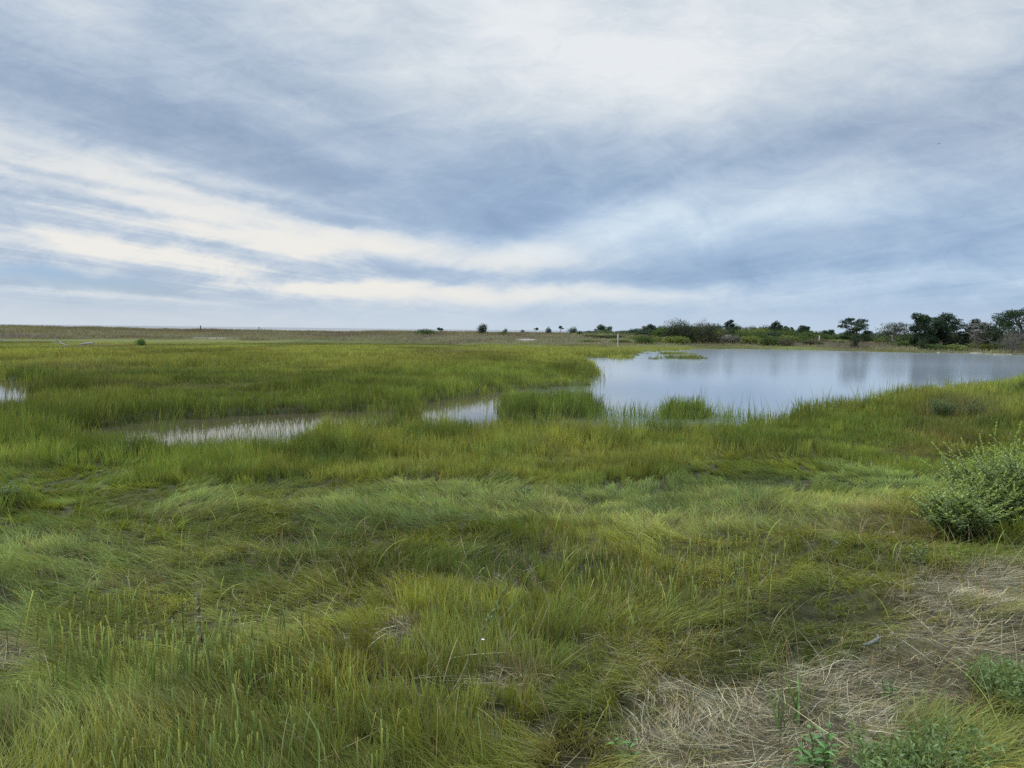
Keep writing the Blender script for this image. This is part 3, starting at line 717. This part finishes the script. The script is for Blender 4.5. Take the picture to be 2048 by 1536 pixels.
def make_shrub(loc, hgt, wid, cols, leaf=.14, n=900, lobes=6, twigs=0, name='shrub', m=None, base=0.0, twm=None):
    root = empty(name, loc); mb = MB(); P = []; Cc = []; LB = []
    for k in range(lobes):
        a = k * 2.4 + rng.uniform(-.5, .5); d = wid * .33 * math.sqrt((k + .3) / lobes)
        c = np.array([math.cos(a) * d, math.sin(a) * d, hgt * (base + rng.uniform(.30, .62) * (1 - .35 * k / lobes))])
        rad = np.array([wid * rng.uniform(.20, .30)] * 2 + [max(.05, min(hgt - c[2], hgt * .42) * rng.uniform(.8, 1.0))])
        m_ = int(n * 1.6 / lobes); P.append(blob_points(m_, c, rad, .5, .4))
        Cc.append(vary(np.tile(np.array(cols[k % len(cols)]) * rng.uniform(.8, 1.25), (m_, 1)), m_, .22, .1))
        LB.append(limb((0, 0, -.1), c, .05, .3, 5)); mb.tube(LB[-1], np.linspace(.022, .007, 5) * hgt, 5)
    for k in range(twigs):
        s = LB[int(rng.integers(0, len(LB)))][int(rng.integers(3, 5))]
        e = s + np.array([rng.normal(.12, .12) * wid, rng.normal(0, .1) * wid, hgt * rng.uniform(.2, .5)])
        mb.tube(limb(s, e, 0, .3, 4), np.linspace(.006, .002, 4) * hgt, 4)
    P = np.concatenate(P); Cc = np.concatenate(Cc); k = P[:, 2] > .02; P, Cc = P[k], Cc[k]
    V, Q, c = leaf_quads(P, np.full(len(P), leaf), Cc, .5)
    mk('foliage', V, quads=Q, col=c, m=m or M_LEAF, parent=root)
    mb.build('stem', twm or M_BARK, root)
    return root
def zg(xy): return float(height(np.array([xy[0]]), np.array([xy[1]]))[0])
def spot(px, dist, topy=None):
    """ground point at that picture column and distance; with topy the height that reaches that row"""
    q = at(px, dist); z = zg(q)
    if topy is None: return (q[0], q[1], z)
    d = ray(px, topy); h = CZ + d[2] / math.hypot(d[0], d[1]) * dist - z
    return (q[0], q[1], z), h
def mw(wpx, dist): return wpx * dist / F

# thicket behind the pond: every shrub its own thing, five kinds
KINDS = [
 ('green_shrub', [(.075, .115, .035), (.10, .14, .04)], 0, 'bushy mid green shrub in the thicket beyond the pond', M_LEAF),
 ('light_shrub', [(.15, .19, .05), (.18, .20, .06)], 0, 'low yellow green shrub at the front of the thicket', M_LEAF),
 ('dark_shrub', [(.035, .060, .028), (.05, .075, .03)], 0, 'dark green shrub in the thicket beyond the pond', M_NEEDLE),
 ('brown_shrub', [(.13, .11, .075), (.10, .11, .055)], 10, 'brownish twiggy shrub in the thicket beyond the pond', M_LEAF),
 ('grey_shrub', [(.20, .18, .15), (.16, .155, .12)], 14, 'grey leafless shrub low in the thicket beyond the pond', M_DRY)]
protos = []
for nm, cols, tw, lab, mt in KINDS:
    for v in range(2):
        o = make_shrub((0, 0, 0), 1.0, 1.6, cols, leaf=.085, n=2300, lobes=10, twigs=tw, name=nm, m=mt, twm=M_TWIG if nm == 'grey_shrub' else M_BARK)
        tag(o, lab, 'shrub', 'shrubs of the thicket beyond the pond'); protos.append([o, False])
MARKS = [(1180, 'the left end of the thicket'), (1236, 'the slim white post'), (1303, 'the low pine by the wind-blown shrub'), (1362, 'the big wind-blown shrub'), (1407, 'the tall brownish shrub'),
         (1458, 'the small pointed pine'), (1510, 'the rounded rise of the thicket'), (1550, 'the small pine on the skyline'), (1580, 'the pair of tiny pines'), (1611, 'the low wide pine'), (1639, 'the short white post'),
         (1713, 'the open flat-topped pine'), (1792, 'the grey green spreading tree'), (1850, 'the fuller half of the double pine'), (1895, 'the stepped half of the double pine'), (1955, 'the rounded dark tree'), (1992, 'the leaning dead tree'), (2036, 'the tall pine at the edge')]
KW = ['mid green shrub', 'low yellow green shrub', 'dark green shrub', 'brownish twiggy shrub', 'grey leafless shrub']
USED = set()
def shrub_label(kind, px, row):
    ds = sorted(MARKS, key=lambda q: abs(q[0] - px))
    rw = ('on the skyline', 'in the second row', 'in the third row', 'in the front row')[row]
    for q in ds:
        side = 'below' if abs(q[0] - px) < 9 and row else 'behind' if abs(q[0] - px) < 9 else 'just left of' if px < q[0] else 'just right of'
        for v in ('', 'wider '):
            t = v + KW[kind] + ' ' + rw + ', ' + side + ' ' + q[1]
            if t not in USED and len(t.split()) <= 16: USED.add(t); return t
def profile(px):               # picture row of the thicket's top
    return np.interp(px, [1150, 1185, 1215, 1260, 1300, 1340, 1440, 1480, 1530, 1590, 1650, 1720, 1800, 1900, 2000, 2100], [664, 659, 659, 658, 654, 651, 650, 650, 651, 658, 663, 665, 665, 665, 665, 663])
def put(kind, px, dist, hgt, wid, row):
    k = kind * 2 + int(rng.integers(0, 2)); q = at(px, dist); z = zg(q)
    o = protos[k][0]
    if protos[k][1]: o = copy_tree(o)
    protos[k][1] = True
    o.location = (q[0], q[1], z - .05); s = max(hgt, .3) * 1.18
    o['label'] = shrub_label(kind, px, row)
    o.scale = (wid / 1.6, wid / 1.6, s); o.rotation_euler = (0, 0, rng.uniform(0, 6.28))
for row, (dist, cnt) in enumerate(((150, 34), (139, 34), (129, 32), (122, 22))):
    for k in range(cnt):
        px = 1165 + (k + rng.uniform(.1, .9)) / cnt * 960
        d = dist + rng.uniform(-3, 3)
        if row == 3 and 1640 < px < 1850: continue
        if row == 2 and 1700 < px < 1800: continue
        ty = profile(px) + (0, 4, 11, 17)[row] + rng.uniform(-1, 5)
        _, h = spot(px, d, ty)
        if row >= 2 and px > 1650: h *= .7
        kind = int(rng.choice(5, p=((.48, .05, .34, .10, .03), (.54, .14, .17, .11, .04), (.34, .42, .06, .12, .06), (.28, .45, .0, .17, .10))[row]))
        put(kind, px, d, h, mw(rng.uniform(34, 58), d), row)

# distinct trees and bushes
def T(maker, px, dist, topy, wpx, label, cat, **k):
    loc, h = spot(px, dist, topy); h *= 1.12 if px > 1165 else 1.0; o = maker(loc, h, mw(wpx, dist), **k); return tag(o, label, cat)
DK = (.030, .052, .024)
T(make_shrub, 852, 142, 657, 52, 'low dark green bush on top of the middle dune', 'bush', cols=[(.045, .085, .025), (.06, .10, .03)], n=1800, lobes=9, leaf=.13, name='bush')
T(make_pine, 880, 140, 655.5, 15, 'tiny flat-topped tree just right of the dune bush', 'tree', n=260, pads=5, flat=.35, name='small_tree', low=.7, leaf=.16)
T(make_shrub, 965, 142, 647, 24, 'dark round-headed tree standing alone on the dune skyline', 'tree', cols=[DK, (.04, .065, .03)], n=1900, lobes=7, leaf=.13, name='round_tree', m=M_NEEDLE, base=.12)
T(make_shrub, 1006, 134, 662, 16, 'small light green bush right of the lone round tree', 'bush', cols=[(.09, .13, .04)], n=500, lobes=5, leaf=.12, name='bush')
T(make_shrub, 1011, 165, 656.5, 12, 'faint far bush on the skyline above the light green bush', 'bush', cols=[DK], n=300, lobes=4, leaf=.15, name='bush', m=M_NEEDLE)
T(make_shrub, 1045, 168, 657.5, 10, 'very small far bush on the skyline left of the tiny flat tree', 'bush', cols=[DK], n=250, lobes=4, leaf=.15, name='bush', m=M_NEEDLE)
T(make_pine, 1073, 160, 655, 9, 'tiny umbrella-shaped tree on the skyline beside the sandy spot', 'tree', n=180, pads=4, flat=.35, name='small_tree', low=.7, leaf=.16)
T(make_shrub, 1097, 158, 652, 13, 'compact dark bush on the skyline left of a flat-topped tree', 'bush', cols=[DK], n=600, lobes=5, leaf=.15, name='bush', m=M_NEEDLE)
T(make_pine, 1120, 158, 651.5, 11, 'small flat-topped tree on the skyline between two dark bushes', 'tree', n=260, pads=4, flat=.4, name='small_tree', low=.65, leaf=.16)
T(make_shrub, 1146, 155, 652, 22, 'wide dark bush on the skyline where the thicket begins', 'bush', cols=[DK], n=900, lobes=6, leaf=.15, name='bush', m=M_NEEDLE)
T(make_shrub, 1161, 134, 661, 14, 'small dark bush below the skyline at the left end of the thicket', 'bush', cols=[(.04, .075, .03)], n=600, lobes=5, leaf=.12, name='bush')
for px, ty, w, lab in ((1206, 654, 30, 'dark rounded bush rising over the left end of the thicket'), (1303, 652.5, 26, 'low dark pine left of the big wind-blown shrub')):
    T(make_pine, px, 152, ty, w, lab, 'tree', n=900, pads=8, flat=.6, low=.4, name='pine_tree')
T(make_shrub, 1362, 126, 639, 78, 'big dark wind-blown shrub with bare twigs reaching above it', 'tree', cols=[(.035, .055, .028), (.05, .065, .035), (.09, .08, .05)], n=9500, lobes=14, twigs=34, leaf=.15, name='tall_shrub', twm=M_TWIG)
T(make_shrub, 1407, 124, 642, 56, 'brownish tall shrub with bare grey twigs joined to the big dark one', 'tree', cols=[(.10, .085, .05), (.06, .07, .035), (.05, .06, .03)], n=4500, lobes=9, twigs=34, leaf=.14, name='tall_shrub', twm=M_TWIG)
T(make_pine, 1458, 150, 643.5, 18, 'small pointed dark pine just right of the twiggy shrubs', 'tree', n=900, pads=9, flat=.7, low=.3)
T(make_pine, 1550, 148, 647, 24, 'small dark pine left of a pair of smaller ones on the skyline', 'tree', n=1000, pads=9, flat=.6, low=.35)
T(make_pine, 1571, 152, 655, 13, 'left one of a pair of very small pines on the skyline', 'tree', n=400, pads=5, flat=.6, low=.5)
T(make_pine, 1583, 154, 656, 10, 'right one of a pair of very small pines on the skyline', 'tree', n=350, pads=5, flat=.6, low=.5)
T(make_pine, 1611, 150, 654.5, 24, 'low wide dark pine on the skyline behind the white post', 'tree', n=900, pads=7, flat=.5, low=.45)
T(make_pine, 1660, 150, 662, 24, 'very low dark bushy pine left of the open-branched pine', 'tree', n=700, pads=6, flat=.5, low=.4)
T(make_pine, 1713, 122, 641, 56, 'open flat-topped pine with its branches showing against the sky', 'tree', n=3000, pads=15, flat=.38, low=.22, leaf=.17)
T(make_shrub, 1712, 119, 668, 18, 'small dark bush at the foot of the open flat-topped pine', 'bush', cols=[DK], n=700, lobes=5, leaf=.12, name='bush', m=M_NEEDLE)
T(make_pine, 1792, 132, 651, 66, 'low spreading grey green tree with sky showing through it', 'tree', n=2000, pads=16, flat=.45, low=.3, col=(.075, .085, .05), leaf=.16, name='spreading_tree', trunk_m=M_DEAD)
T(make_pine, 1852, 124, 636, 56, 'left half of the big dark double pine, the fuller one', 'tree', n=6500, pads=18, flat=.75, low=.12, leaf=.18)
T(make_pine, 1888, 127, 635.5, 66, 'right half of the big dark double pine, with a stepped outline', 'tree', n=5200, pads=17, flat=.5, low=.15, leaf=.18)
T(make_shrub, 1846, 118, 668, 20, 'small dark bush at the foot of the big double pine', 'bush', cols=[DK], n=700, lobes=5, leaf=.12, name='bush', m=M_NEEDLE)
T(make_pine, 1955, 126, 647, 42, 'rounded dark tree between the double pine and the leaning dead tree', 'tree', n=3000, pads=13, flat=.8, low=.2, col=(.04, .055, .03))
T(make_shrub, 1955, 121, 660, 34, 'grey twiggy dead shrub below the rounded dark tree', 'shrub', cols=[(.17, .155, .125)], n=900, lobes=6, twigs=50, leaf=.10, name='dead_shrub', m=M_DRY, twm=M_TWIG)
T(make_pine, 1992, 121, 649, 60, 'bare dead tree leaning left beside the pine at the right edge', 'tree', n=0, pads=8, dead=True, lean=-.35, low=.4, name='dead_tree', trunk_m=M_DEAD)
T(make_pine, 2036, 121, 628, 96, 'tall spreading pine cut off by the right edge of the picture', 'tree', n=7000, pads=22, flat=.42, low=.25, leaf=.18)
T(make_shrub, 2028, 114, 662, 56, 'wide grey dead shrub under the tall pine at the right edge', 'shrub', cols=[(.15, .14, .12), (.18, .165, .14)], n=1600, lobes=8, twigs=70, leaf=.10, name='dead_shrub', m=M_DRY, twm=M_TWIG)
T(make_shrub, 281, 92, 677, 20, 'small round green bush alone on the flat marsh', 'bush', cols=[(.10, .17, .045), (.08, .14, .04)], n=900, lobes=6, leaf=.10, name='bush')

# posts
def post(px, base_y, top_y, wpx, dist, label, m=M_POST, name='post', sign=False):
    loc, h = spot(px, dist, top_y); root = empty(name, loc)
    w_ = mw(wpx, dist) * .5; mb = MB()
    mb.tube([(0, 0, -.3), (0, 0, h * .5), (.01, 0, h - .02), (.01, 0, h)], [w_, w_, w_ * .96, w_ * .6], 8)
    mb.build('shaft', m, root)
    cp = MB(); cp.tube([(.01, 0, h - .01), (.01, 0, h + .05), (.01, 0, h + .07)], [w_ * 1.25, w_ * 1.15, w_ * .2], 8); cp.build('cap', M_DEAD, root)
    return tag(root, label, 'post')
post(1236, 681, 668, 2.2, 108, 'slim white post at the left end of the thicket')
post(1639, 684, 672, 2.0, 128, 'shorter white post standing in tan grass behind the pond')
post(401, 656, 651.5, 2.2, 176, 'tiny dark post on the dune crest far left of the middle dune', m=M_BARK)
post(518, 658, 654, 1.6, 176, 'faint thin post on the dune crest, the shorter of the two far ones', m=M_BARK)

# driftwood on the flat marsh
def driftwood(loc, paths, label, name='driftwood'):
    root = empty(name, loc)
    a = MB(); a.tube(*paths[0], 7); a.build('log', M_DEAD, root)
    if len(paths) > 1:
        b = MB()
        for p_ in paths[1:]: b.tube(*p_, 5)
        b.build('branches', M_DEAD, root)
    return tag(root, label, 'driftwood')
k_ = mw(1, 88)
L0 = spot(118, 88)
def dp(dx, dz, y=0): return (dx * k_, y, dz * k_)
driftwood(L0, [([dp(15, 2), dp(5, 5, .1), dp(-2, 9, .2), dp(-12, 13, .3)], [.07, .06, .05, .02]),
               ([dp(5, 5, .1), dp(-6, 7), dp(-18, 12, -.2)], [.04, .03, .012]), ([dp(-2, 9, .2), dp(-8, 14), dp(-9, 18)], [.035, .02, .01]), ([dp(10, 4), dp(16, 8), dp(22, 9)], [.03, .02, .01])],
          'bare pale fallen branch with forked ends on the flat marsh')
L1 = spot(172, 87)
driftwood(L1, [([dp(-13, 4), dp(-4, 6, .05), dp(8, 7), dp(12, 6)], [.05, .08, .10, .09]), ([dp(8, 7), dp(11, 9), dp(10, 11)], [.05, .03, .012])],
          'short pale log lying right of the forked fallen branch')
L2 = spot(4, 96)
driftwood(L2, [([dp(-14, 5), dp(-2, 9), dp(6, 7)], [.06, .05, .03]), ([dp(-2, 9), dp(2, 12), dp(4, 13)], [.03, .02, .01])], 'dark twisted branch lying at the left edge below the dune')

# leafy plants close by
def leaf_mesh(mb, p, d, length, wid, col, droop=.3):
    d = np.asarray(d, float); d /= np.linalg.norm(d); s = np.cross(d, (0, 0, 1.0)); s /= np.linalg.norm(s) + 1e-9; u = np.cross(s, d)
    V = []
    for t, w_ in ((0, .12), (.3, .9), (.65, .8), (1, .04)):
        c = p + d * length * t - np.array([0, 0, 1]) * droop * length * t * t
        V += [c - s * wid * w_ * .5 + u * wid * .12, c, c + s * wid * w_ * .5 + u * wid * .12]
    Q = [[3 * k + j, 3 * k + j + 1, 3 * k + j + 4, 3 * k + j + 3] for k in range(3) for j in range(2)]
    mb.add(np.array(V), Q, col)
def leafy_plant(loc, hgt, wid, label, stems=14, leaf=.055, lw=.36, per=34, col=(.15, .22, .12), name='leafy_shrub', spike=True, cat='shrub', side=4):
    root = empty(name, loc); st_ = MB(); lv = MB(); sp = MB()
    for k in range(stems):
        a = k * 2.4 + rng.uniform(-.3, .3); q = math.sqrt((k + .5) / stems) * .5 * wid
        e = np.array([math.cos(a) * q, math.sin(a) * q * .8, hgt * (1 - .45 * (q / (.5 * wid)) ** 2) * rng.uniform(.8, 1.05)])
        pts = limb((math.cos(a) * .04 * wid, math.sin(a) * .04 * wid, -.02), e, .06, .15, 8)
        st_.tube(pts, np.linspace(.006, .0018, 8), 5)
        branches = [(pts, 1.0)]
        for b in range(side):
            t = rng.uniform(.25, .8); s = pts[int(t * 7)]; ba = rng.uniform(0, 6.28); bl = hgt * rng.uniform(.18, .38)
            bp = limb(s, s + np.array([math.cos(ba) * .7, math.sin(ba) * .7, .75]) * bl, .05, .2, 5); st_.tube(bp, np.linspace(.003, .0012, 5), 4); branches.append((bp, .45))
        for bp, f in branches:
            m_ = int(per * f)
            for j in range(m_):
                t = .12 + .86 * j / m_; x_ = t * (len(bp) - 1); i0 = min(int(x_), len(bp) - 2); pt = lerp(bp[i0], bp[i0 + 1], x_ - i0)
                la = j * 2.4; ll = leaf * lerp(1.15, .55, t) * rng.uniform(.7, 1.25)
                cc = np.array(col) * rng.uniform(.7, 1.45) * np.array([1, 1, rng.uniform(.8, 1.25)])
                leaf_mesh(lv, pt, (math.cos(la), math.sin(la), rng.uniform(.2, .9)), ll, ll * lw, cc, rng.uniform(.1, .5))
            if spike:
                e_ = bp[-1]; dr = bp[-1] - bp[-2]; dr /= np.linalg.norm(dr); sl = hgt * .13 * (.6 + f * .6)
                for j in range(int(26 * (.4 + f))):
                    la = j * 2.4; t = rng.uniform(0, 1)
                    leaf_mesh(sp, e_ + dr * sl * t, (math.cos(la), math.sin(la), 1.1), leaf * .30, leaf * .16, np.array(col) * rng.uniform(1.1, 1.9) * np.array([1.1, 1.05, .85]), .1)
    st_.build('stem', M_STEM, root); lv.build('leaves', M_LEAF, root, smooth=False)
    if spike: sp.build('seed_spikes', M_LEAF, root, smooth=False)
    return tag(root, label, cat)
def near(px, py, z=.55):
    q = W(px, py, z)
    for _ in range(4): q = W(px, py, zg(q))
    return (q[0], q[1], zg(q))
SG = (.235, .30, .115)
leafy_plant(near(1918, 1085), .50, 1.0, 'lower and nearer of the two big grey green leafy shrubs on the slope', stems=30, col=SG, side=6)
leafy_plant(near(2010, 1058), .78, 1.4, 'taller grey green leafy shrub at the right edge behind the lower one', stems=40, col=SG, per=38, side=6)
leafy_plant(near(1885, 838), .62, 1.0, 'loose leafy shrub on the upper slope beside the pond', stems=20, col=(.11, .17, .08), leaf=.06, per=26)
leafy_plant(near(1948, 838), .60, .9, 'thinner paler shrub touching the loose leafy one on the upper slope', stems=12, col=(.14, .18, .09), leaf=.055, per=22)
leafy_plant(near(2046, 790), .70, 1.0, 'dark leafy shrub half cut off by the right edge near the water', stems=18, col=(.07, .13, .05), leaf=.07, per=26, spike=False)
leafy_plant(near(1838, 1126), .22, .14, 'small upright leafy weed in front of the lower leafy shrub', stems=3, col=(.16, .24, .10), leaf=.05, per=12, name='weed', spike=False, cat='weed', side=0)
leafy_plant(near(1890, 1135), .16, .16, 'small bushy weed right of the upright weed below the shrubs', stems=4, col=(.15, .25, .08), leaf=.045, per=10, name='weed', spike=False, cat='weed', side=0)
leafy_plant(near(1640, 1545), .17, .18, 'broad-leaved bright green weed at the bottom edge on the straw', stems=5, col=(.15, .27, .08), leaf=.075, per=12, name='weed', spike=False, cat='weed', side=0, lw=.28)
leafy_plant(near(1776, 1400), .12, .09, 'tiny green sprout in the middle of the straw', stems=3, col=(.15, .25, .08), leaf=.035, per=10, name='weed', spike=False, cat='weed', side=0)
leafy_plant(near(1250, 1530), .14, .16, 'small broad-leaved weed at the bottom edge left of the straw', stems=3, col=(.14, .26, .07), leaf=.06, per=6, name='weed', spike=False, cat='weed', side=0, lw=.4)
leafy_plant(near(12, 1010), .30, .5, 'pale leafy plant at the left edge in the deep green grass', stems=8, col=(.15, .24, .10), leaf=.05, per=20, name='weed', spike=False, cat='weed')
leafy_plant(near(1050, 1000), .22, .3, 'small plant with curling pale leaves above the dark grass', stems=5, col=(.16, .22, .10), leaf=.05, per=12, name='weed', spike=False, cat='weed')
def feathery(loc, hgt, wid, label, stems=24, col=(.19, .26, .10)):
    root = empty('feathery_plant', loc); st_ = MB(); V = []; Cc = []
    for k in range(stems):
        a = k * 2.4; q = math.sqrt((k + .5) / stems) * .5 * wid
        pts = limb((math.cos(a) * q * .8, math.sin(a) * q * .8, -.02), (math.cos(a) * q * 1.1, math.sin(a) * q * 1.1, hgt * rng.uniform(.6, 1.05)), .05, .2, 6)
        st_.tube(pts, np.linspace(.0025, .001, 6), 4)
        for j in range(170):
            t = rng.uniform(.15, 1); x_ = t * 5; i0 = min(int(x_), 4); V.append(lerp(pts[i0], pts[i0 + 1], x_ - i0) + rng.normal(0, .017, 3)); Cc.append(np.array(col) * rng.uniform(.7, 1.4))
    st_.build('stem', M_STEM, root)
    v, q, c = leaf_quads(np.array(V), np.full(len(V), .0115), np.array(Cc), .6, 1.9)
    mk('fronds', v, quads=q, col=c, m=M_LEAF, parent=root)
    return tag(root, label, 'plant')
feathery(near(2035, 1395), .13, .34, 'soft blue green feathery plant at the right edge beside the straw')
feathery(near(1790, 1560), .11, .26, 'feathery blue green plant at the bottom edge in yellowed grass', 16)
feathery(near(1905, 1545), .11, .30, 'feathery blue green plant in lodged grass near the bottom right corner', 18)

# single tall stalks, the twig and the bird
def stalk(name, px, py, hgt, lean, az_, label, col, head=0, m=M_STEM, rad=.003, hm=None):
    loc = near(px, py); root = empty(name, loc)
    e = np.array([math.cos(az_) * math.sin(lean), math.sin(az_) * math.sin(lean), math.cos(lean)]) * hgt
    pts = limb((0, 0, 0), e, .03, .08, 9); a = MB(); a.tube(pts, np.linspace(rad, rad * .35, 9), 6); a.build('stem', m, root)
    if head:
        d = (pts[-1] - pts[-3]); d /= np.linalg.norm(d); n_ = int(head * 500)
        P = pts[-1] - d * head * .75 * rng.uniform(0, 1.3, n_)[:, None] + rng.normal(0, rad * 1.6, (n_, 3))
        v, q, c = leaf_quads(P, np.full(n_, .016), vary(np.tile(np.array(col), (n_, 1)), n_), 1.5, 1.6)
        mk('seed_head', v, quads=q, col=c, m=hm or M_DRY, parent=root)
    return tag(root, label, 'stalk')
stalk('dead_stalk', 440, 1440, .56, .18, math.radians(165), 'tall knobbly brown dead stalk standing alone at the front left', (.30, .27, .15), .22, M_STEM, .0026)
stalk('grass_stalk', 905, 1400, .56, .50, math.radians(25), 'long pale green seed stalk leaning right over the brown thatch', (.26, .30, .12), .24, M_STEM, .003, M_LEAF)
stalk('thin_reed', 1330, 1010, .50, .06, math.radians(160), 'single thin upright stem above the dark green grass', (.2, .22, .1), .10, M_STEM, .003)
stalk('grass_stalk', 1440, 1290, .45, .22, math.radians(20), 'upright green seed stalk left of the straw hollow', (.22, .27, .1), .14, M_STEM, .0025, M_LEAF)
stalk('thin_reed', 1560, 1530, .42, .05, math.radians(100), 'thin brown upright stem rising from the straw', (.2, .12, .08), 0, M_BARK, .0022)
def blade_tuft(px, py, label):
    loc = near(px, py); n = 7; root = empty('broad_grass_tuft', loc)
    cc = vary(np.tile(np.array((.16, .24, .08)), (n, 1)), n)
    blades('leaf_blades', np.column_stack([rng.normal(0, .012, (n, 2)), np.zeros(n)]), rng.uniform(.16, .34, n), np.full(n, .010), rng.uniform(0, 6.28, n), np.abs(rng.normal(.15, .15, n)), rng.uniform(.1, .9, n), cc * .8, cc, 8, M_LEAF, parent=root)
    a = MB(); a.tube([(0, 0, -.01), (0, 0, .05), (.004, 0, .12)], [.004, .003, .002], 5); a.build('stem', M_STEM, root)
    return tag(root, label, 'grass tuft')
blade_tuft(1562, 1470, 'broad-bladed green grass tuft standing in the straw, the left one')
blade_tuft(1592, 1440, 'broad-bladed green grass tuft just right of the upright one in the straw')
loc = near(1748, 1306); root = empty('lichen_twig', (loc[0], loc[1], loc[2] + .05))
a = MB(); a.tube(np.array([(-.075, -.03, 0), (-.05, -.035, .004), (-.02, -.02, .01), (.01, .0, .012), (.035, .03, .012), (.05, .07, .016)]) * .9, [.005, .008, .010, .010, .007, .003], 8); a.build('stick', M_LICH, root)
b = MB(); b.tube([(.01, 0, .012), (.03, -.004, .03), (.04, -.01, .036)], [.004, .003, .002], 5); b.build('side_twig', M_LICH, root)
tag(root, 'short curved twig crusted with pale lichen lying on the straw', 'twig')
M_SHELL = solid_mat('shell_white', (.62, .60, .54), (.78, .77, .72), 40, .6, .2)
def shell(px, py, size, rot, label):
    loc = near(px, py); V = []; Q = []
    for i in range(5):
        for j in range(9):
            a = math.radians(-70 + 140 * j / 8); q_ = size * (i / 4)
            V.append((math.sin(a) * q_, math.cos(a) * q_ * 1.1, size * (.32 * (1 - (i / 4) ** 2) + .03 * (j % 2) * i / 4)))
    Q = [[9 * i + j, 9 * i + j + 1, 9 * i + 10 + j, 9 * i + 9 + j] for i in range(4) for j in range(8)]
    o = mk('shell', V, quads=Q, m=M_SHELL, smooth=True); o.location = (loc[0], loc[1], loc[2] + .16); o.rotation_euler = (.5, .2, rot)
    so = o.modifiers.new('thickness', 'SOLIDIFY'); so.thickness = .0012
    return tag(o, label, 'shell')
shell(966, 1345, .011, .4, 'white shell fragment caught in the brown thatch of the front grass')
shell(1852, 1140, .010, 1.9, 'small white shell fragment beside the upright weed below the shrubs')
M_BIRD = solid_mat('bird_feathers', (.03, .03, .035), (.07, .07, .08), 20, .7, .1)
d = ray(1878, 288); q = np.array([0, 0, CZ]) + d * 95
root = empty('bird', tuple(q), .6); root.scale = (.6, .6, .6)
b = MB(); b.tube([(-.22, 0, 0), (-.14, 0, .01), (0, 0, 0), (.12, 0, .02), (.19, 0, .03), (.24, 0, .02)], [.01, .03, .045, .04, .025, .006], 8); b.build('body', M_BIRD, root)
for s in (-1, 1):
    V = np.array([(.09, s * .04, .03), (-.07, s * .04, .02), (-.08, s * .20, .10), (.08, s * .22, .12), (-.10, s * .46, .05), (-.02, s * .48, .055)])
    V2 = V - np.array([0, 0, .012]); Q = [[0, 1, 2, 3], [3, 2, 4, 5], [6, 9, 8, 7], [9, 11, 10, 8]]
    mk('wing', np.concatenate([V, V2]), quads=Q, m=M_BIRD, parent=root)
tag(root, 'tiny dark bird flying high on the right of the sky', 'bird')
